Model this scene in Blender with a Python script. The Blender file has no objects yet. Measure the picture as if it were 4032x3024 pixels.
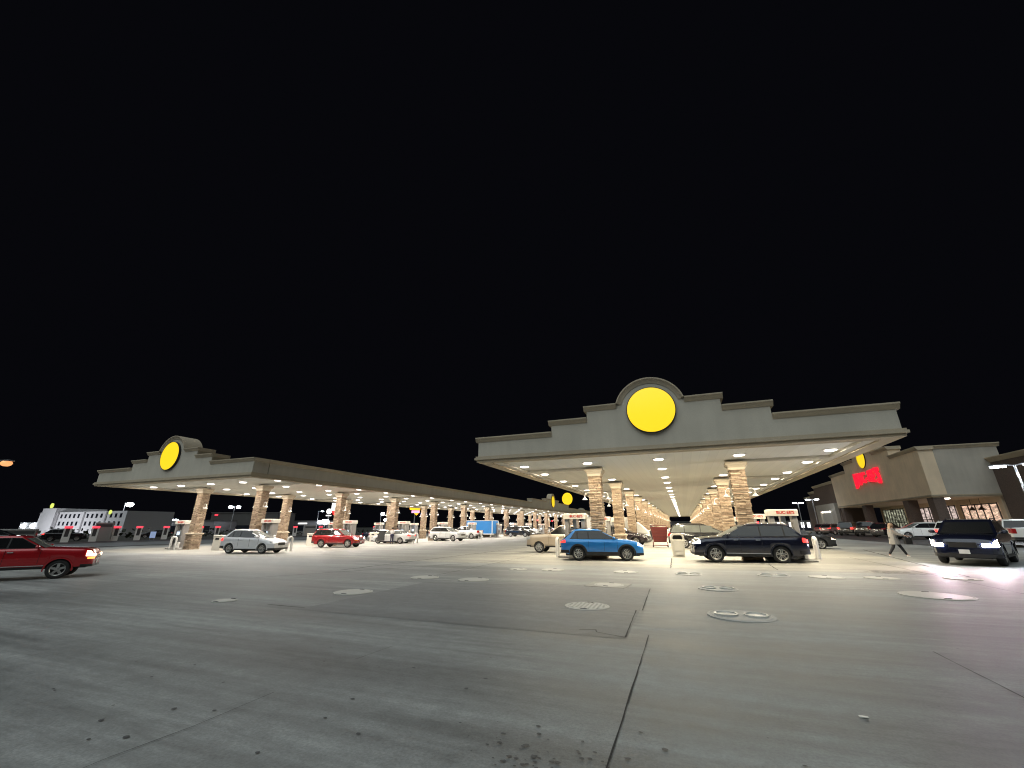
import bpy, bmesh, math, random
from mathutils import Vector, Matrix, Quaternion
R = math.radians
PI = math.pi
random.seed(7)
S = bpy.context.scene
COL = S.collection

# ------------------------------------------------------------------ helpers
def gz(x):
    """height of the gently sloping forecourt"""
    return .012 * min(40, x) if x > 0 else .006 * max(-60, x)

class MB:
    def __init__(s):
        s.v = []; s.f = []; s.m = []
    def add(s, vs, fs, mi=0):
        b = len(s.v)
        s.v += [tuple(v) for v in vs]
        for f in fs:
            s.f.append([b + i for i in f]); s.m.append(mi)
    def box(s, x0, x1, y0, y1, z0, z1, mi=0, mat=None):
        vs = [Vector((x, y, z)) for z in (z0, z1) for y in (y0, y1) for x in (x0, x1)]
        if mat is not None: vs = [mat @ v for v in vs]
        s.add(vs, [(0, 2, 3, 1), (4, 5, 7, 6), (0, 1, 5, 4), (2, 6, 7, 3), (0, 4, 6, 2), (1, 3, 7, 5)], mi)
    def cbox(s, x0, x1, y0, y1, z0, z1, c=.03, mi=0):
        """box with chamfered vertical and top edges"""
        def ring(z, i):
            return [(x0 + i + c, y0 + i, z), (x1 - i - c, y0 + i, z), (x1 - i, y0 + i + c, z), (x1 - i, y1 - i - c, z),
                    (x1 - i - c, y1 - i, z), (x0 + i + c, y1 - i, z), (x0 + i, y1 - i - c, z), (x0 + i, y0 + i + c, z)]
        s.loft([ring(z0, 0), ring(z1 - c, 0), ring(z1, c)], mi=mi)
    def loft(s, rings, cap=True, mi=0):
        n = len(rings[0]); vs = [p for r in rings for p in r]; fs = []
        for k in range(len(rings) - 1):
            for i in range(n):
                j = (i + 1) % n
                fs.append((k * n + i, k * n + j, (k + 1) * n + j, (k + 1) * n + i))
        if cap:
            fs.append(tuple(range(n))[::-1]); fs.append(tuple(range((len(rings) - 1) * n, len(rings) * n)))
        s.add(vs, fs, mi)
    def prism(s, poly, a, b, plane='xz', mi=0):
        def P(p, d):
            return {'xz': (p[0], d, p[1]), 'yz': (d, p[0], p[1]), 'xy': (p[0], p[1], d)}[plane]
        s.loft([[P(p, a) for p in poly], [P(p, b) for p in poly]], mi=mi)
    def tube(s, pts, r, n=8, mi=0, cap=True):
        pts = [Vector(p) for p in pts]; rings = []
        rr = r if isinstance(r, (list, tuple)) else [r] * len(pts)
        t0 = (pts[1] - pts[0]).normalized()
        up = Vector((0, 0, 1)) if abs(t0.z) < .9 else Vector((1, 0, 0))
        u = t0.cross(up).normalized()
        for i, p in enumerate(pts):
            t = (pts[min(i + 1, len(pts) - 1)] - pts[max(i - 1, 0)]).normalized()
            u = (u - t * u.dot(t)).normalized(); w = t.cross(u)
            rings.append([p + (u * math.cos(2 * PI * k / n) + w * math.sin(2 * PI * k / n)) * rr[i] for k in range(n)])
        s.loft(rings, cap, mi)
    def lathe(s, prof, c=(0, 0, 0), axis='z', n=24, mi=0, closed=False, cap=True):
        """prof: (radius, height) list"""
        rings = []
        for r, h in prof:
            ring = []
            for k in range(n):
                a = 2 * PI * k / n
                p = {'z': (r * math.cos(a), r * math.sin(a), h), 'y': (r * math.cos(a), h, r * math.sin(a)), 'x': (h, r * math.cos(a), r * math.sin(a))}[axis]
                ring.append((p[0] + c[0], p[1] + c[1], p[2] + c[2]))
            rings.append(ring)
        if closed: rings.append(rings[0])
        s.loft(rings, cap and not closed, mi)
    def ball(s, c, r, mi=0, n=12, sc=(1, 1, 1)):
        rings = []
        for i in range(1, n // 2 + 1):
            a = PI * i / (n // 2 + 1)
            rings.append([(c[0] + sc[0] * r * math.sin(a) * math.cos(2 * PI * k / n), c[1] + sc[1] * r * math.sin(a) * math.sin(2 * PI * k / n), c[2] - sc[2] * r * math.cos(a)) for k in range(n)])
        s.loft(rings, True, mi)
    def mesh(s, name, mats, smooth=35):
        me = bpy.data.meshes.new(name)
        me.from_pydata(s.v, [], s.f)
        for m in (mats if isinstance(mats, (list, tuple)) else [mats]): me.materials.append(m)
        me.polygons.foreach_set('material_index', s.m)
        bm = bmesh.new(); bm.from_mesh(me)
        bmesh.ops.recalc_face_normals(bm, faces=bm.faces)
        bm.to_mesh(me); bm.free()
        if smooth:
            me.polygons.foreach_set('use_smooth', [True] * len(me.polygons))
            me.set_sharp_from_angle(angle=R(smooth))
        me.update()
        return me
    def build(s, name, mats, parent=None, loc=None, smooth=35, rz=0):
        return link(name, s.mesh(name, mats, smooth), parent, loc, rz)

def link(name, me, parent=None, loc=None, rz=0):
    o = bpy.data.objects.new(name, me); COL.objects.link(o)
    if parent is not None: o.parent = parent
    if loc is not None: o.location = loc
    if rz: o.rotation_euler = (0, 0, rz)
    return o

def tag(o, label=None, cat=None, group=None, kind=None):
    if label: o['label'] = label
    if cat: o['category'] = cat
    if group: o['group'] = group
    if kind: o['kind'] = kind
    return o

def thing(name, label, cat, loc, rz=0, group=None, scale=1):
    o = bpy.data.objects.new(name, None); COL.objects.link(o)
    o.location = loc; o.rotation_euler = (0, 0, rz); o.scale = (scale,) * 3
    o.empty_display_size = .2
    return tag(o, label, cat, group)

def kids(o): return [c for c in bpy.data.objects if c.parent == o]
def copy_tree(o, parent=None, kmap=None):
    if kmap is None:
        kmap = {}
        for c in bpy.data.objects:
            if c.parent: kmap.setdefault(c.parent, []).append(c)
    c = o.copy(); COL.objects.link(c); c.parent = parent
    for ch in kmap.get(o, []): copy_tree(ch, c, kmap)
    return c

ORD = 'first second third fourth fifth sixth seventh eighth ninth tenth eleventh twelfth thirteenth fourteenth fifteenth sixteenth seventeenth eighteenth nineteenth twentieth'.split()
def ordw(i):
    if i < 20: return ORD[i]
    t = {2: 'twenty', 3: 'thirty'}[(i + 1) // 10]
    return {20: 'twentieth', 30: 'thirtieth'}.get(i + 1) or t + '-' + ORD[(i + 1) % 10 - 1]

# ------------------------------------------------------------------ materials
def nt(name):
    m = bpy.data.materials.new(name); m.use_nodes = True
    t = m.node_tree; b = t.nodes['Principled BSDF']
    return m, t, b
def N(t, typ, **kw):
    n = t.nodes.new(typ)
    for k, v in kw.items():
        if hasattr(n, k) and k not in ('Scale',): setattr(n, k, v)
        else: n.inputs[k].default_value = v
    return n
def rgb(c): return (c[0], c[1], c[2], 1)

def pm(name, col, rough=.5, metal=0, var=.12, scale=3, coat=0, bump=0, spec=.5, emit=None, es=0):
    """painted / plain surface with a little procedural unevenness"""
    m, t, b = nt(name)
    tc = t.nodes.new('ShaderNodeTexCoord')
    no = N(t, 'ShaderNodeTexNoise'); no.inputs['Scale'].default_value = scale; no.inputs['Detail'].default_value = 5
    t.links.new(tc.outputs['Object'], no.inputs['Vector'])
    mx = t.nodes.new('ShaderNodeMix'); mx.data_type = 'RGBA'
    mx.inputs[6].default_value = rgb([c * (1 - var) for c in col]); mx.inputs[7].default_value = rgb([min(1, c * (1 + var)) for c in col])
    t.links.new(no.outputs['Fac'], mx.inputs[0]); t.links.new(mx.outputs[2], b.inputs['Base Color'])
    mr = N(t, 'ShaderNodeMapRange'); mr.inputs[3].default_value = max(.02, rough - .07); mr.inputs[4].default_value = min(1, rough + .07)
    t.links.new(no.outputs['Fac'], mr.inputs[0]); t.links.new(mr.outputs[0], b.inputs['Roughness'])
    b.inputs['Metallic'].default_value = metal; b.inputs['Coat Weight'].default_value = coat
    b.inputs['Coat Roughness'].default_value = .04; b.inputs['Specular IOR Level'].default_value = spec
    if bump:
        n2 = N(t, 'ShaderNodeTexNoise'); n2.inputs['Scale'].default_value = scale * 12; n2.inputs['Detail'].default_value = 6
        t.links.new(tc.outputs['Object'], n2.inputs['Vector'])
        bp = t.nodes.new('ShaderNodeBump'); bp.inputs['Strength'].default_value = bump; bp.inputs['Distance'].default_value = .02
        t.links.new(n2.outputs['Fac'], bp.inputs['Height']); t.links.new(bp.outputs[0], b.inputs['Normal'])
    if emit:
        b.inputs['Emission Color'].default_value = rgb(emit); b.inputs['Emission Strength'].default_value = es
    return m
def stucco(name, col, rough=.85):
    """rendered wall with faint vertical weathering and a sandy grain"""
    m, t, b = nt(name)
    g = t.nodes.new('ShaderNodeNewGeometry')
    def noise(sc, det):
        mp = t.nodes.new('ShaderNodeMapping'); mp.inputs['Scale'].default_value = sc; t.links.new(g.outputs['Position'], mp.inputs['Vector'])
        n = t.nodes.new('ShaderNodeTexNoise'); n.inputs['Scale'].default_value = 1; n.inputs['Detail'].default_value = det; t.links.new(mp.outputs[0], n.inputs['Vector']); return n.outputs['Fac']
    def rng(a, lo, hi):
        r = t.nodes.new('ShaderNodeMapRange'); r.inputs[1].default_value = .3; r.inputs[2].default_value = .7; r.inputs[3].default_value = lo; r.inputs[4].default_value = hi; t.links.new(a, r.inputs[0]); return r.outputs[0]
    def mm(a, c):
        k = t.nodes.new('ShaderNodeMath'); k.operation = 'MULTIPLY'; t.links.new(a, k.inputs[0]); t.links.new(c, k.inputs[1]); return k.outputs[0]
    f = mm(mm(rng(noise((2.2, 2.2, .35), 5), .93, 1.04), rng(noise((.3, .3, .5), 3), .92, 1.06)), rng(noise((45, 45, 45), 3), .88, 1.1))
    sc = t.nodes.new('ShaderNodeVectorMath'); sc.operation = 'SCALE'; sc.inputs[0].default_value = col; t.links.new(f, sc.inputs['Scale']); t.links.new(sc.outputs[0], b.inputs['Base Color'])
    b.inputs['Roughness'].default_value = rough
    bp = t.nodes.new('ShaderNodeBump'); bp.inputs['Strength'].default_value = .3; bp.inputs['Distance'].default_value = .02
    t.links.new(noise((30, 30, 30), 5), bp.inputs['Height']); t.links.new(bp.outputs[0], b.inputs['Normal'])
    return m
def em(name, col, s):
    m, t, b = nt(name)
    b.inputs['Base Color'].default_value = rgb([c * .6 for c in col]); b.inputs['Roughness'].default_value = .3
    b.inputs['Emission Color'].default_value = rgb(col); b.inputs['Emission Strength'].default_value = s
    return m
def paint(name, col, metal=.3, rough=.28):
    return pm(name, col, rough, metal, .06, 1.5, coat=1)

def concrete(name, base, vary=1.0):
    m, t, b = nt(name)
    g = t.nodes.new('ShaderNodeNewGeometry')
    def noise(sx, sy, detail, rough=.55):
        mp = t.nodes.new('ShaderNodeMapping'); mp.inputs['Scale'].default_value = (sx, sy, 1)
        t.links.new(g.outputs['Position'], mp.inputs['Vector'])
        n = t.nodes.new('ShaderNodeTexNoise'); n.inputs['Scale'].default_value = 1; n.inputs['Detail'].default_value = detail; n.inputs['Roughness'].default_value = rough
        t.links.new(mp.outputs[0], n.inputs['Vector']); return n.outputs['Fac']
    def mul(a, lo, hi, mn=.3, mx=.7):
        r = t.nodes.new('ShaderNodeMapRange'); r.inputs[1].default_value = mn; r.inputs[2].default_value = mx
        r.inputs[3].default_value = lo; r.inputs[4].default_value = hi
        t.links.new(a, r.inputs[0]); return r.outputs[0]
    def mm(a, c):
        k = t.nodes.new('ShaderNodeMath'); k.operation = 'MULTIPLY'; t.links.new(a, k.inputs[0]); t.links.new(c, k.inputs[1]); return k.outputs[0]
    blot = mul(noise(.22, .3, 6), 1 - .28 * vary, 1 + .2 * vary)
    streak = mul(noise(.07, 1.1, 5, .6), 1 - .34 * vary, 1 + .2 * vary)      # tyre film laid down along the lanes
    st2 = mul(noise(.3, 5, 5, .65), 1 - .2 * vary, 1 + .13 * vary)
    grain = mul(noise(34, 34, 3, .75), .76, 1.2)
    fine = mul(noise(4, 5, 6, .7), .8, 1.17)
    f = mm(mm(mm(blot, streak), st2), mm(grain, fine))
    c = t.nodes.new('ShaderNodeVectorMath'); c.operation = 'SCALE'; c.inputs[0].default_value = base
    t.links.new(f, c.inputs['Scale']); t.links.new(c.outputs[0], b.inputs['Base Color'])
    ro = t.nodes.new('ShaderNodeMapRange'); ro.inputs[1].default_value = .5; ro.inputs[2].default_value = 1.3
    ro.inputs[3].default_value = .5; ro.inputs[4].default_value = .72; b.inputs['Specular IOR Level'].default_value = .4
    t.links.new(f, ro.inputs[0]); t.links.new(ro.outputs[0], b.inputs['Roughness'])
    bp = t.nodes.new('ShaderNodeBump'); bp.inputs['Strength'].default_value = .25; bp.inputs['Distance'].default_value = .012
    hh = t.nodes.new('ShaderNodeMath'); hh.operation = 'ADD'
    t.links.new(noise(60, 60, 4, .7), hh.inputs[0]); t.links.new(noise(5, 7, 4, .6), hh.inputs[1])
    t.links.new(hh.outputs[0], bp.inputs['Height']); t.links.new(bp.outputs[0], b.inputs['Normal'])
    return m

def stone_mat(name, cols):
    """ledger stone: every little stone (mesh island) gets a tone of its own"""
    m, t, b = nt(name)
    g = t.nodes.new('ShaderNodeNewGeometry'); cr = t.nodes.new('ShaderNodeValToRGB')
    cr.color_ramp.interpolation = 'LINEAR'
    while len(cr.color_ramp.elements) < len(cols): cr.color_ramp.elements.new(.5)
    for i, c in enumerate(cols):
        cr.color_ramp.elements[i].position = i / (len(cols) - 1); cr.color_ramp.elements[i].color = rgb(c)
    t.links.new(g.outputs['Random Per Island'], cr.inputs[0])
    no = t.nodes.new('ShaderNodeTexNoise'); no.inputs['Scale'].default_value = 9; no.inputs['Detail'].default_value = 6
    t.links.new(g.outputs['Position'], no.inputs['Vector'])
    mr = t.nodes.new('ShaderNodeMapRange'); mr.inputs[1].default_value = .3; mr.inputs[2].default_value = .7; mr.inputs[3].default_value = .72; mr.inputs[4].default_value = 1.2
    t.links.new(no.outputs['Fac'], mr.inputs[0])
    sc = t.nodes.new('ShaderNodeVectorMath'); sc.operation = 'SCALE'
    t.links.new(cr.outputs[0], sc.inputs[0]); t.links.new(mr.outputs[0], sc.inputs['Scale']); t.links.new(sc.outputs[0], b.inputs['Base Color'])
    b.inputs['Roughness'].default_value = .8
    bp = t.nodes.new('ShaderNodeBump'); bp.inputs['Strength'].default_value = .5; bp.inputs['Distance'].default_value = .03
    t.links.new(no.outputs['Fac'], bp.inputs['Height']); t.links.new(bp.outputs[0], b.inputs['Normal'])
    return m

def brick_mat(name, c1, c2, mortar, scale=5):
    m, t, b = nt(name)
    g = t.nodes.new('ShaderNodeNewGeometry'); sp = t.nodes.new('ShaderNodeSeparateXYZ'); t.links.new(g.outputs['Position'], sp.inputs[0])
    ad = t.nodes.new('ShaderNodeMath'); ad.operation = 'ADD'; t.links.new(sp.outputs[0], ad.inputs[0]); t.links.new(sp.outputs[1], ad.inputs[1])
    cb = t.nodes.new('ShaderNodeCombineXYZ'); t.links.new(ad.outputs[0], cb.inputs[0]); t.links.new(sp.outputs[2], cb.inputs[1])
    br = t.nodes.new('ShaderNodeTexBrick'); br.inputs['Scale'].default_value = scale
    br.inputs['Color1'].default_value = rgb(c1); br.inputs['Color2'].default_value = rgb(c2); br.inputs['Mortar'].default_value = rgb(mortar)
    br.inputs['Mortar Size'].default_value = .02
    t.links.new(cb.outputs[0], br.inputs['Vector']); t.links.new(br.outputs['Color'], b.inputs['Base Color'])
    b.inputs['Roughness'].default_value = .85
    bp = t.nodes.new('ShaderNodeBump'); bp.inputs['Strength'].default_value = .3; t.links.new(br.outputs['Fac'], bp.inputs['Height']); bp.invert = True
    t.links.new(bp.outputs[0], b.inputs['Normal'])
    return m

def soffit_mat(name, col):
    """painted metal deck: long narrow pans, glossy enough to mirror the lamps as streaks"""
    m, t, b = nt(name)
    g = t.nodes.new('ShaderNodeNewGeometry'); sp = t.nodes.new('ShaderNodeSeparateXYZ'); t.links.new(g.outputs['Position'], sp.inputs[0])
    ml = t.nodes.new('ShaderNodeMath'); ml.operation = 'MULTIPLY'; ml.inputs[1].default_value = 1 / .41; t.links.new(sp.outputs[0], ml.inputs[0])
    fr = t.nodes.new('ShaderNodeMath'); fr.operation = 'FRACT'; t.links.new(ml.outputs[0], fr.inputs[0])
    fl = t.nodes.new('ShaderNodeMath'); fl.operation = 'FLOOR'; t.links.new(ml.outputs[0], fl.inputs[0])
    wn = t.nodes.new('ShaderNodeTexWhiteNoise'); wn.noise_dimensions = '1D'; t.links.new(fl.outputs[0], wn.inputs['W'])
    seam = t.nodes.new('ShaderNodeMapRange'); seam.inputs[1].default_value = 0; seam.inputs[2].default_value = .06; seam.inputs[3].default_value = .86; seam.inputs[4].default_value = 1
    t.links.new(fr.outputs[0], seam.inputs[0])
    pan = t.nodes.new('ShaderNodeMapRange'); pan.inputs[3].default_value = .97; pan.inputs[4].default_value = 1.03; t.links.new(wn.outputs['Value'], pan.inputs[0])
    k = t.nodes.new('ShaderNodeMath'); k.operation = 'MULTIPLY'; t.links.new(seam.outputs[0], k.inputs[0]); t.links.new(pan.outputs[0], k.inputs[1])
    sc = t.nodes.new('ShaderNodeVectorMath'); sc.operation = 'SCALE'; sc.inputs[0].default_value = col; t.links.new(k.outputs[0], sc.inputs['Scale'])
    t.links.new(sc.outputs[0], b.inputs['Base Color'])
    rr = t.nodes.new('ShaderNodeMapRange'); rr.inputs[3].default_value = .6; rr.inputs[4].default_value = .8; b.inputs['Specular IOR Level'].default_value = .35; t.links.new(wn.outputs['Value'], rr.inputs[0])
    t.links.new(rr.outputs[0], b.inputs['Roughness'])
    return m

def lit_window_mat(name, tint, strength, sx, sz, dark=.15):
    """shop window at night: bright shelves and gaps seen through the glass"""
    m, t, b = nt(name)
    g = t.nodes.new('ShaderNodeNewGeometry'); sp = t.nodes.new('ShaderNodeSeparateXYZ'); t.links.new(g.outputs['Position'], sp.inputs[0])
    cb = t.nodes.new('ShaderNodeCombineXYZ')
    for i, (o, k) in enumerate(((1, sx), (2, sz))):
        q = t.nodes.new('ShaderNodeMath'); q.operation = 'MULTIPLY'; q.inputs[1].default_value = k; t.links.new(sp.outputs[o], q.inputs[0]); t.links.new(q.outputs[0], cb.inputs[i])
    br = t.nodes.new('ShaderNodeTexBrick'); br.inputs['Scale'].default_value = 1; br.inputs['Mortar Size'].default_value = .06
    br.inputs['Color1'].default_value = (1, 1, 1, 1); br.inputs['Color2'].default_value = (.35, .35, .35, 1); br.inputs['Mortar'].default_value = (dark,) * 3 + (1,)
    t.links.new(cb.outputs[0], br.inputs['Vector'])
    no = t.nodes.new('ShaderNodeTexNoise'); no.inputs['Scale'].default_value = 1.3; no.inputs['Detail'].default_value = 4; t.links.new(cb.outputs[0], no.inputs['Vector'])
    cr = t.nodes.new('ShaderNodeValToRGB'); cr.color_ramp.elements[0].position = .38; cr.color_ramp.elements[0].color = (dark * tint[0], dark * tint[1], dark * tint[2], 1)
    cr.color_ramp.elements[1].position = .62; cr.color_ramp.elements[1].color = rgb(tint)
    t.links.new(no.outputs['Fac'], cr.inputs[0])
    mx = t.nodes.new('ShaderNodeMix'); mx.data_type = 'RGBA'; mx.blend_type = 'MULTIPLY'; mx.inputs[0].default_value = .8
    t.links.new(cr.outputs[0], mx.inputs[6]); t.links.new(br.outputs['Color'], mx.inputs[7])
    b.inputs['Base Color'].default_value = (.02, .02, .02, 1); b.inputs['Roughness'].default_value = .08
    t.links.new(mx.outputs[2], b.inputs['Emission Color']); b.inputs['Emission Strength'].default_value = strength
    return m

M = {}
M['concrete'] = concrete('forecourt concrete', (.295, .303, .296), 1.15)
M['pad'] = concrete('canopy pad concrete', (.35, .338, .30), 1.0)  # paler than the forecourt: part of the canopy lamplight is in this colour
M['slab'] = concrete('older concrete slab', (.225, .229, .228), .6)
M['asphalt'] = concrete('asphalt', (.045, .045, .046), .6)
M['lane'] = concrete('lamplit drive lane', (.2, .21, .215), .7)  # lamplight on the road, put into a paler colour
M['dirt'] = pm('dark verge', (.03, .028, .022), .9, 0, .4, .4, bump=.4)
M['joint'] = pm('joint filler', (.035, .034, .032), .9, 0, .3, 8)
M['fascia'] = stucco('fascia stucco', (.53, .49, .41))
M['cornice'] = stucco('cornice stucco', (.46, .385, .28))
M['soffit'] = soffit_mat('soffit pans', (.93, .91, .83))
M['beam'] = pm('soffit beam', (.62, .58, .50), .5, 0, .05, 1)
M['cap'] = pm('column cap', (.47, .40, .30), .7, 0, .08, 3, bump=.1)
M['stone'] = stone_mat('ledger stone', [(.19, .13, .088), (.41, .31, .21), (.31, .22, .145), (.50, .40, .285), (.36, .27, .19), (.26, .185, .125), (.45, .345, .24)])
M['lens'] = em('canopy lamp lens', (1, .93, .80), 9)
M['lens_left'] = em('left canopy lamp lens', (1, .95, .90), 9)
for k_ in ('lens', 'lens_left'): M[k_].cycles.emission_sampling = 'NONE'
M['lamp_rim'] = pm('lamp rim', (.7, .69, .65), .4)
M['yellow'] = em('sign yellow', (1, .68, .02), .98)
M['sign_rim'] = pm('sign rim', (.02, .02, .02), .4)
M['red_letter'] = em('red letters lit', (1, .012, .035), 1.25)
M['red_paint'] = pm('red lettering', (.55, .03, .02), .5)
M['white'] = pm('white enamel', (.74, .73, .70), .4, 0, .05)
M['offwhite'] = pm('off white plastic', (.66, .63, .55), .55, 0, .06, 5)
M['grey'] = pm('grey enamel', (.30, .29, .28), .4, .2, .08)
M['dgrey'] = pm('dark grey plastic', (.06, .06, .062), .5)
M['steel'] = pm('brushed steel', (.5, .5, .5), .32, 1, .08, 6)
M['black'] = pm('black trim', (.012, .012, .013), .45)
M['rubber'] = pm('tyre rubber', (.018, .018, .018), .8, 0, .2, 14)
M['rim'] = pm('alloy rim', (.58, .57, .55), .28, .9, .06, 5)
M['rim_dark'] = pm('rim shadow', (.02, .02, .02), .6)
M['chrome'] = pm('chrome', (.8, .8, .8), .1, 1, .03)
M['glass'] = pm('tinted car glass', (.012, .013, .014), .06, 0, .1, 2, spec=.6)
M['glass_pale'] = pm('clear car glass', (.13, .14, .13), .07, 0, .3, 2, spec=.7)
M['screen'] = em('dispenser screen', (.72, .85, 1), .9)
M['plate'] = pm('licence plate', (.6, .6, .6), .5)
M['maroon'] = pm('maroon plastic', (.16, .025, .02), .5)
M['head_off'] = pm('headlamp glass', (.62, .64, .66), .12, .2, .1, 9, coat=1)
M['head_on'] = em('headlamp lit', (.95, .97, 1), 9)
M['head_beam'] = em('headlamp full beam', (.82, .84, 1), 220)
M['head_warm'] = em('headlamp warm', (1, .72, .5), 4)
M['amber'] = em('amber marker', (1, .33, .06), 2.5)
M['tail_off'] = pm('tail lamp', (.35, .012, .012), .15, 0, .1, 9, coat=1)
M['tail_on'] = em('tail lamp lit', (1, .045, .035), 2.2)
M['brick'] = brick_mat('dark brick', (.11, .075, .06), (.15, .105, .085), (.08, .065, .055), 4)
M['store_stucco'] = stucco('store stucco', (.78, .62, .44))
M['store_grey'] = stucco('grey stucco panel', (.44, .40, .34))
M['mullion'] = pm('bronze mullion', (.035, .026, .02), .4, .3)
M['win_a'] = lit_window_mat('shop window warm', (1, .66, .48), 1.7, .9, 2.2, .32)
M['win_b'] = lit_window_mat('shop window green', (.72, .72, .52), 1.2, 1.5, 1.1, .08)
M['win_c'] = lit_window_mat('shop window white', (1, .8, .72), 1.6, 1.2, 2.6, .25)
M['lampwhite'] = em('street lamp white', (.86, .93, 1), 40)
M['lampamber'] = em('street lamp amber', (1, .42, .16), 1.15)
M['wallamp'] = em('wall lamp', (1, .93, .82), 14)
M['pole'] = pm('galvanised pole', (.30, .30, .31), .45, .5)
M['hotel'] = pm('pale render', (.56, .55, .56), .85, 0, .06, .2)
M['hotel_band'] = pm('grey render', (.25, .24, .25), .85)
M['darkbox'] = pm('dark metal cladding', (.075, .07, .066), .7, 0, .1, .3)
M['darkglass'] = pm('unlit window', (.02, .022, .03), .1)
M['redglow'] = em('red signal', (1, .03, .04), 9)
M['redbar'] = em('charger red light', (1, .05, .08), 1.6)
M['whitesign'] = em('white sign face', (1, .97, .95), 1.6)
M['redsign'] = em('red sign face', (1, .02, .02), 1.5)
M['orangesign'] = em('orange sign face', (1, .5, .02), 1.6)
M['pinksign'] = em('pink sign face', (1, .45, .75), 1.3)
M['bluesign'] = em('blue sign face', (.12, .35, 1), 1.8)
M['bluepanel'] = em('pale blue notice', (.5, .65, 1), .35)
M['foliage'] = pm('dark hedge leaves', (.03, .034, .02), .8, 0, .4, 2)

# ------------------------------------------------------------------ setting
def sheet(name, poly, mat, dz, kind='structure'):
    """flat sheet following the slope; cut at the slope's fold lines"""
    xs = sorted(set([p[0] for p in poly] + [x for x in (-60, 0, 40) if min(p[0] for p in poly) < x < max(p[0] for p in poly)]))
    bm = bmesh.new()
    f = bm.faces.new([bm.verts.new((p[0], p[1], 0)) for p in poly])
    for x in (-60, 0, 40):
        bmesh.ops.bisect_plane(bm, geom=bm.verts[:] + bm.edges[:] + bm.faces[:], plane_co=(x, 0, 0), plane_no=(1, 0, 0))
    for v in bm.verts: v.co.z = gz(v.co.x) + dz
    bmesh.ops.recalc_face_normals(bm, faces=bm.faces)
    for fc in bm.faces:
        if fc.normal.z < 0: fc.normal_flip()
    me = bpy.data.meshes.new(name); bm.to_mesh(me); bm.free(); me.materials.append(mat)
    o = link(name, me); o['kind'] = kind
    return o
sheet('ground', [(-500, -80), (400, -80), (400, 600), (-500, 600)], M['dirt'], -.012)
sheet('forecourt', [(-56, -40), (60, -40), (60, 175), (-56, 175)], M['concrete'], 0)
sheet('road', [(-78, -40), (-56, -40), (-56, 175), (-78, 175)], M['asphalt'], 0)
for a_, b_ in ((-48.5, 9.8),): sheet('pad', [(a_, 20.1), (b_, 20.1), (b_, 170), (a_, 170)], M['pad'], .004)  # lightened sheet below and between the canopies, lamplight put into its tone
sheet('lane', [(-71, -40), (-58.5, -40), (-58.5, 175), (-71, 175)], M['lane'], .004)  # strip of road coloured as lit by lamps
sheet('parking_lot', [(18, 42), (29, 42), (29, 130), (18, 130)], M['asphalt'], .004)
sheet('slab', [(-8.2, 7.6), (-1.08, 7.6), (-1.1, 13.5), (-4.58, 13.43), (-5.24, 13.09), (-8.2, 12.7)], M['slab'], .004)
sheet('highway', [(-500, 205), (300, 205), (300, 222), (-500, 222)], M['asphalt'], 0)

def strip(name, pts, w, mat, dz, jag=.4):
    """thin, slightly ragged line on the ground"""
    P = []
    for a, b in zip(pts, pts[1:]):
        n = max(2, int(math.dist(a, b) / .25))
        P += [(a[0] + (b[0] - a[0]) * i / n, a[1] + (b[1] - a[1]) * i / n) for i in range(n)]
    P.append(pts[-1])
    m = MB(); vs = []
    for i, p in enumerate(P):
        q = P[min(i + 1, len(P) - 1)]; o = P[max(i - 1, 0)]
        d = Vector((q[0] - o[0], q[1] - o[1])).normalized(); n = Vector((-d.y, d.x))
        ww = w * (1 + jag * random.uniform(-1, 1)); sh = w * jag * random.uniform(-.6, .6)
        for s in (-.5, .5):
            x, y = p[0] + n.x * (s * ww + sh), p[1] + n.y * (s * ww + sh); vs.append((x, y, gz(x) + dz))
    m.add(vs, [(2 * i, 2 * i + 1, 2 * i + 3, 2 * i + 2) for i in range(len(P) - 1)])
    o = m.build(name, mat, smooth=0); o['kind'] = 'structure'
    return o
for pts, w in [([(-.75, 7.95), (-.75, 2.4)], .015), ([(-1.11, 13.5), (-1.04, 10.1)], .022), ([(-1.16, 10.05), (-1.1, 7.67)], .024),
               ([(-5.3, 13.09), (-4.58, 13.46), (-1.11, 13.53)], .03), ([(-1.1, 7.67), (-1.59, 7.86), (-1.64, 8.03), (-1.91, 7.93)], .03),
               ([(3.03, 8.3), (3.02, 3)], .013), ([(-.83, 26.4), (-.73, 20.1)], .05), ([(3.43, 23.2), (3.3, 20.4)], .05),
               ([(11.5, 37.5), (8.6, 19.3)], .07), ([(-4.4, 1.8), (-4.43, 2.5), (-4.37, 3.1), (-4.4, 3.95)], .007), ([(-4.4, 5.2), (-4.33, 5.93)], .009),
               ([(-14.9, 11.7), (-9.4, 21.1)], .06), ([(-13.9, 14.9), (-13.1, 38)], .08), ([(-9.4, 7.85), (-8.2, 7.82)], .03),
               ([(-9.9, 20.2), (8.3, 20.0)], .03), ([(-27, 20.4), (-10.5, 20.2)], .03), ([(4.6, 8.4), (14, 8.2)], .025),
               ([(-9.2, 33), (-8.9, 14)], .03), ([(8.2, 29), (7.6, 12)], .03)]:
    strip('expansion_joint', pts, w, M['joint'], .009)

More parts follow.
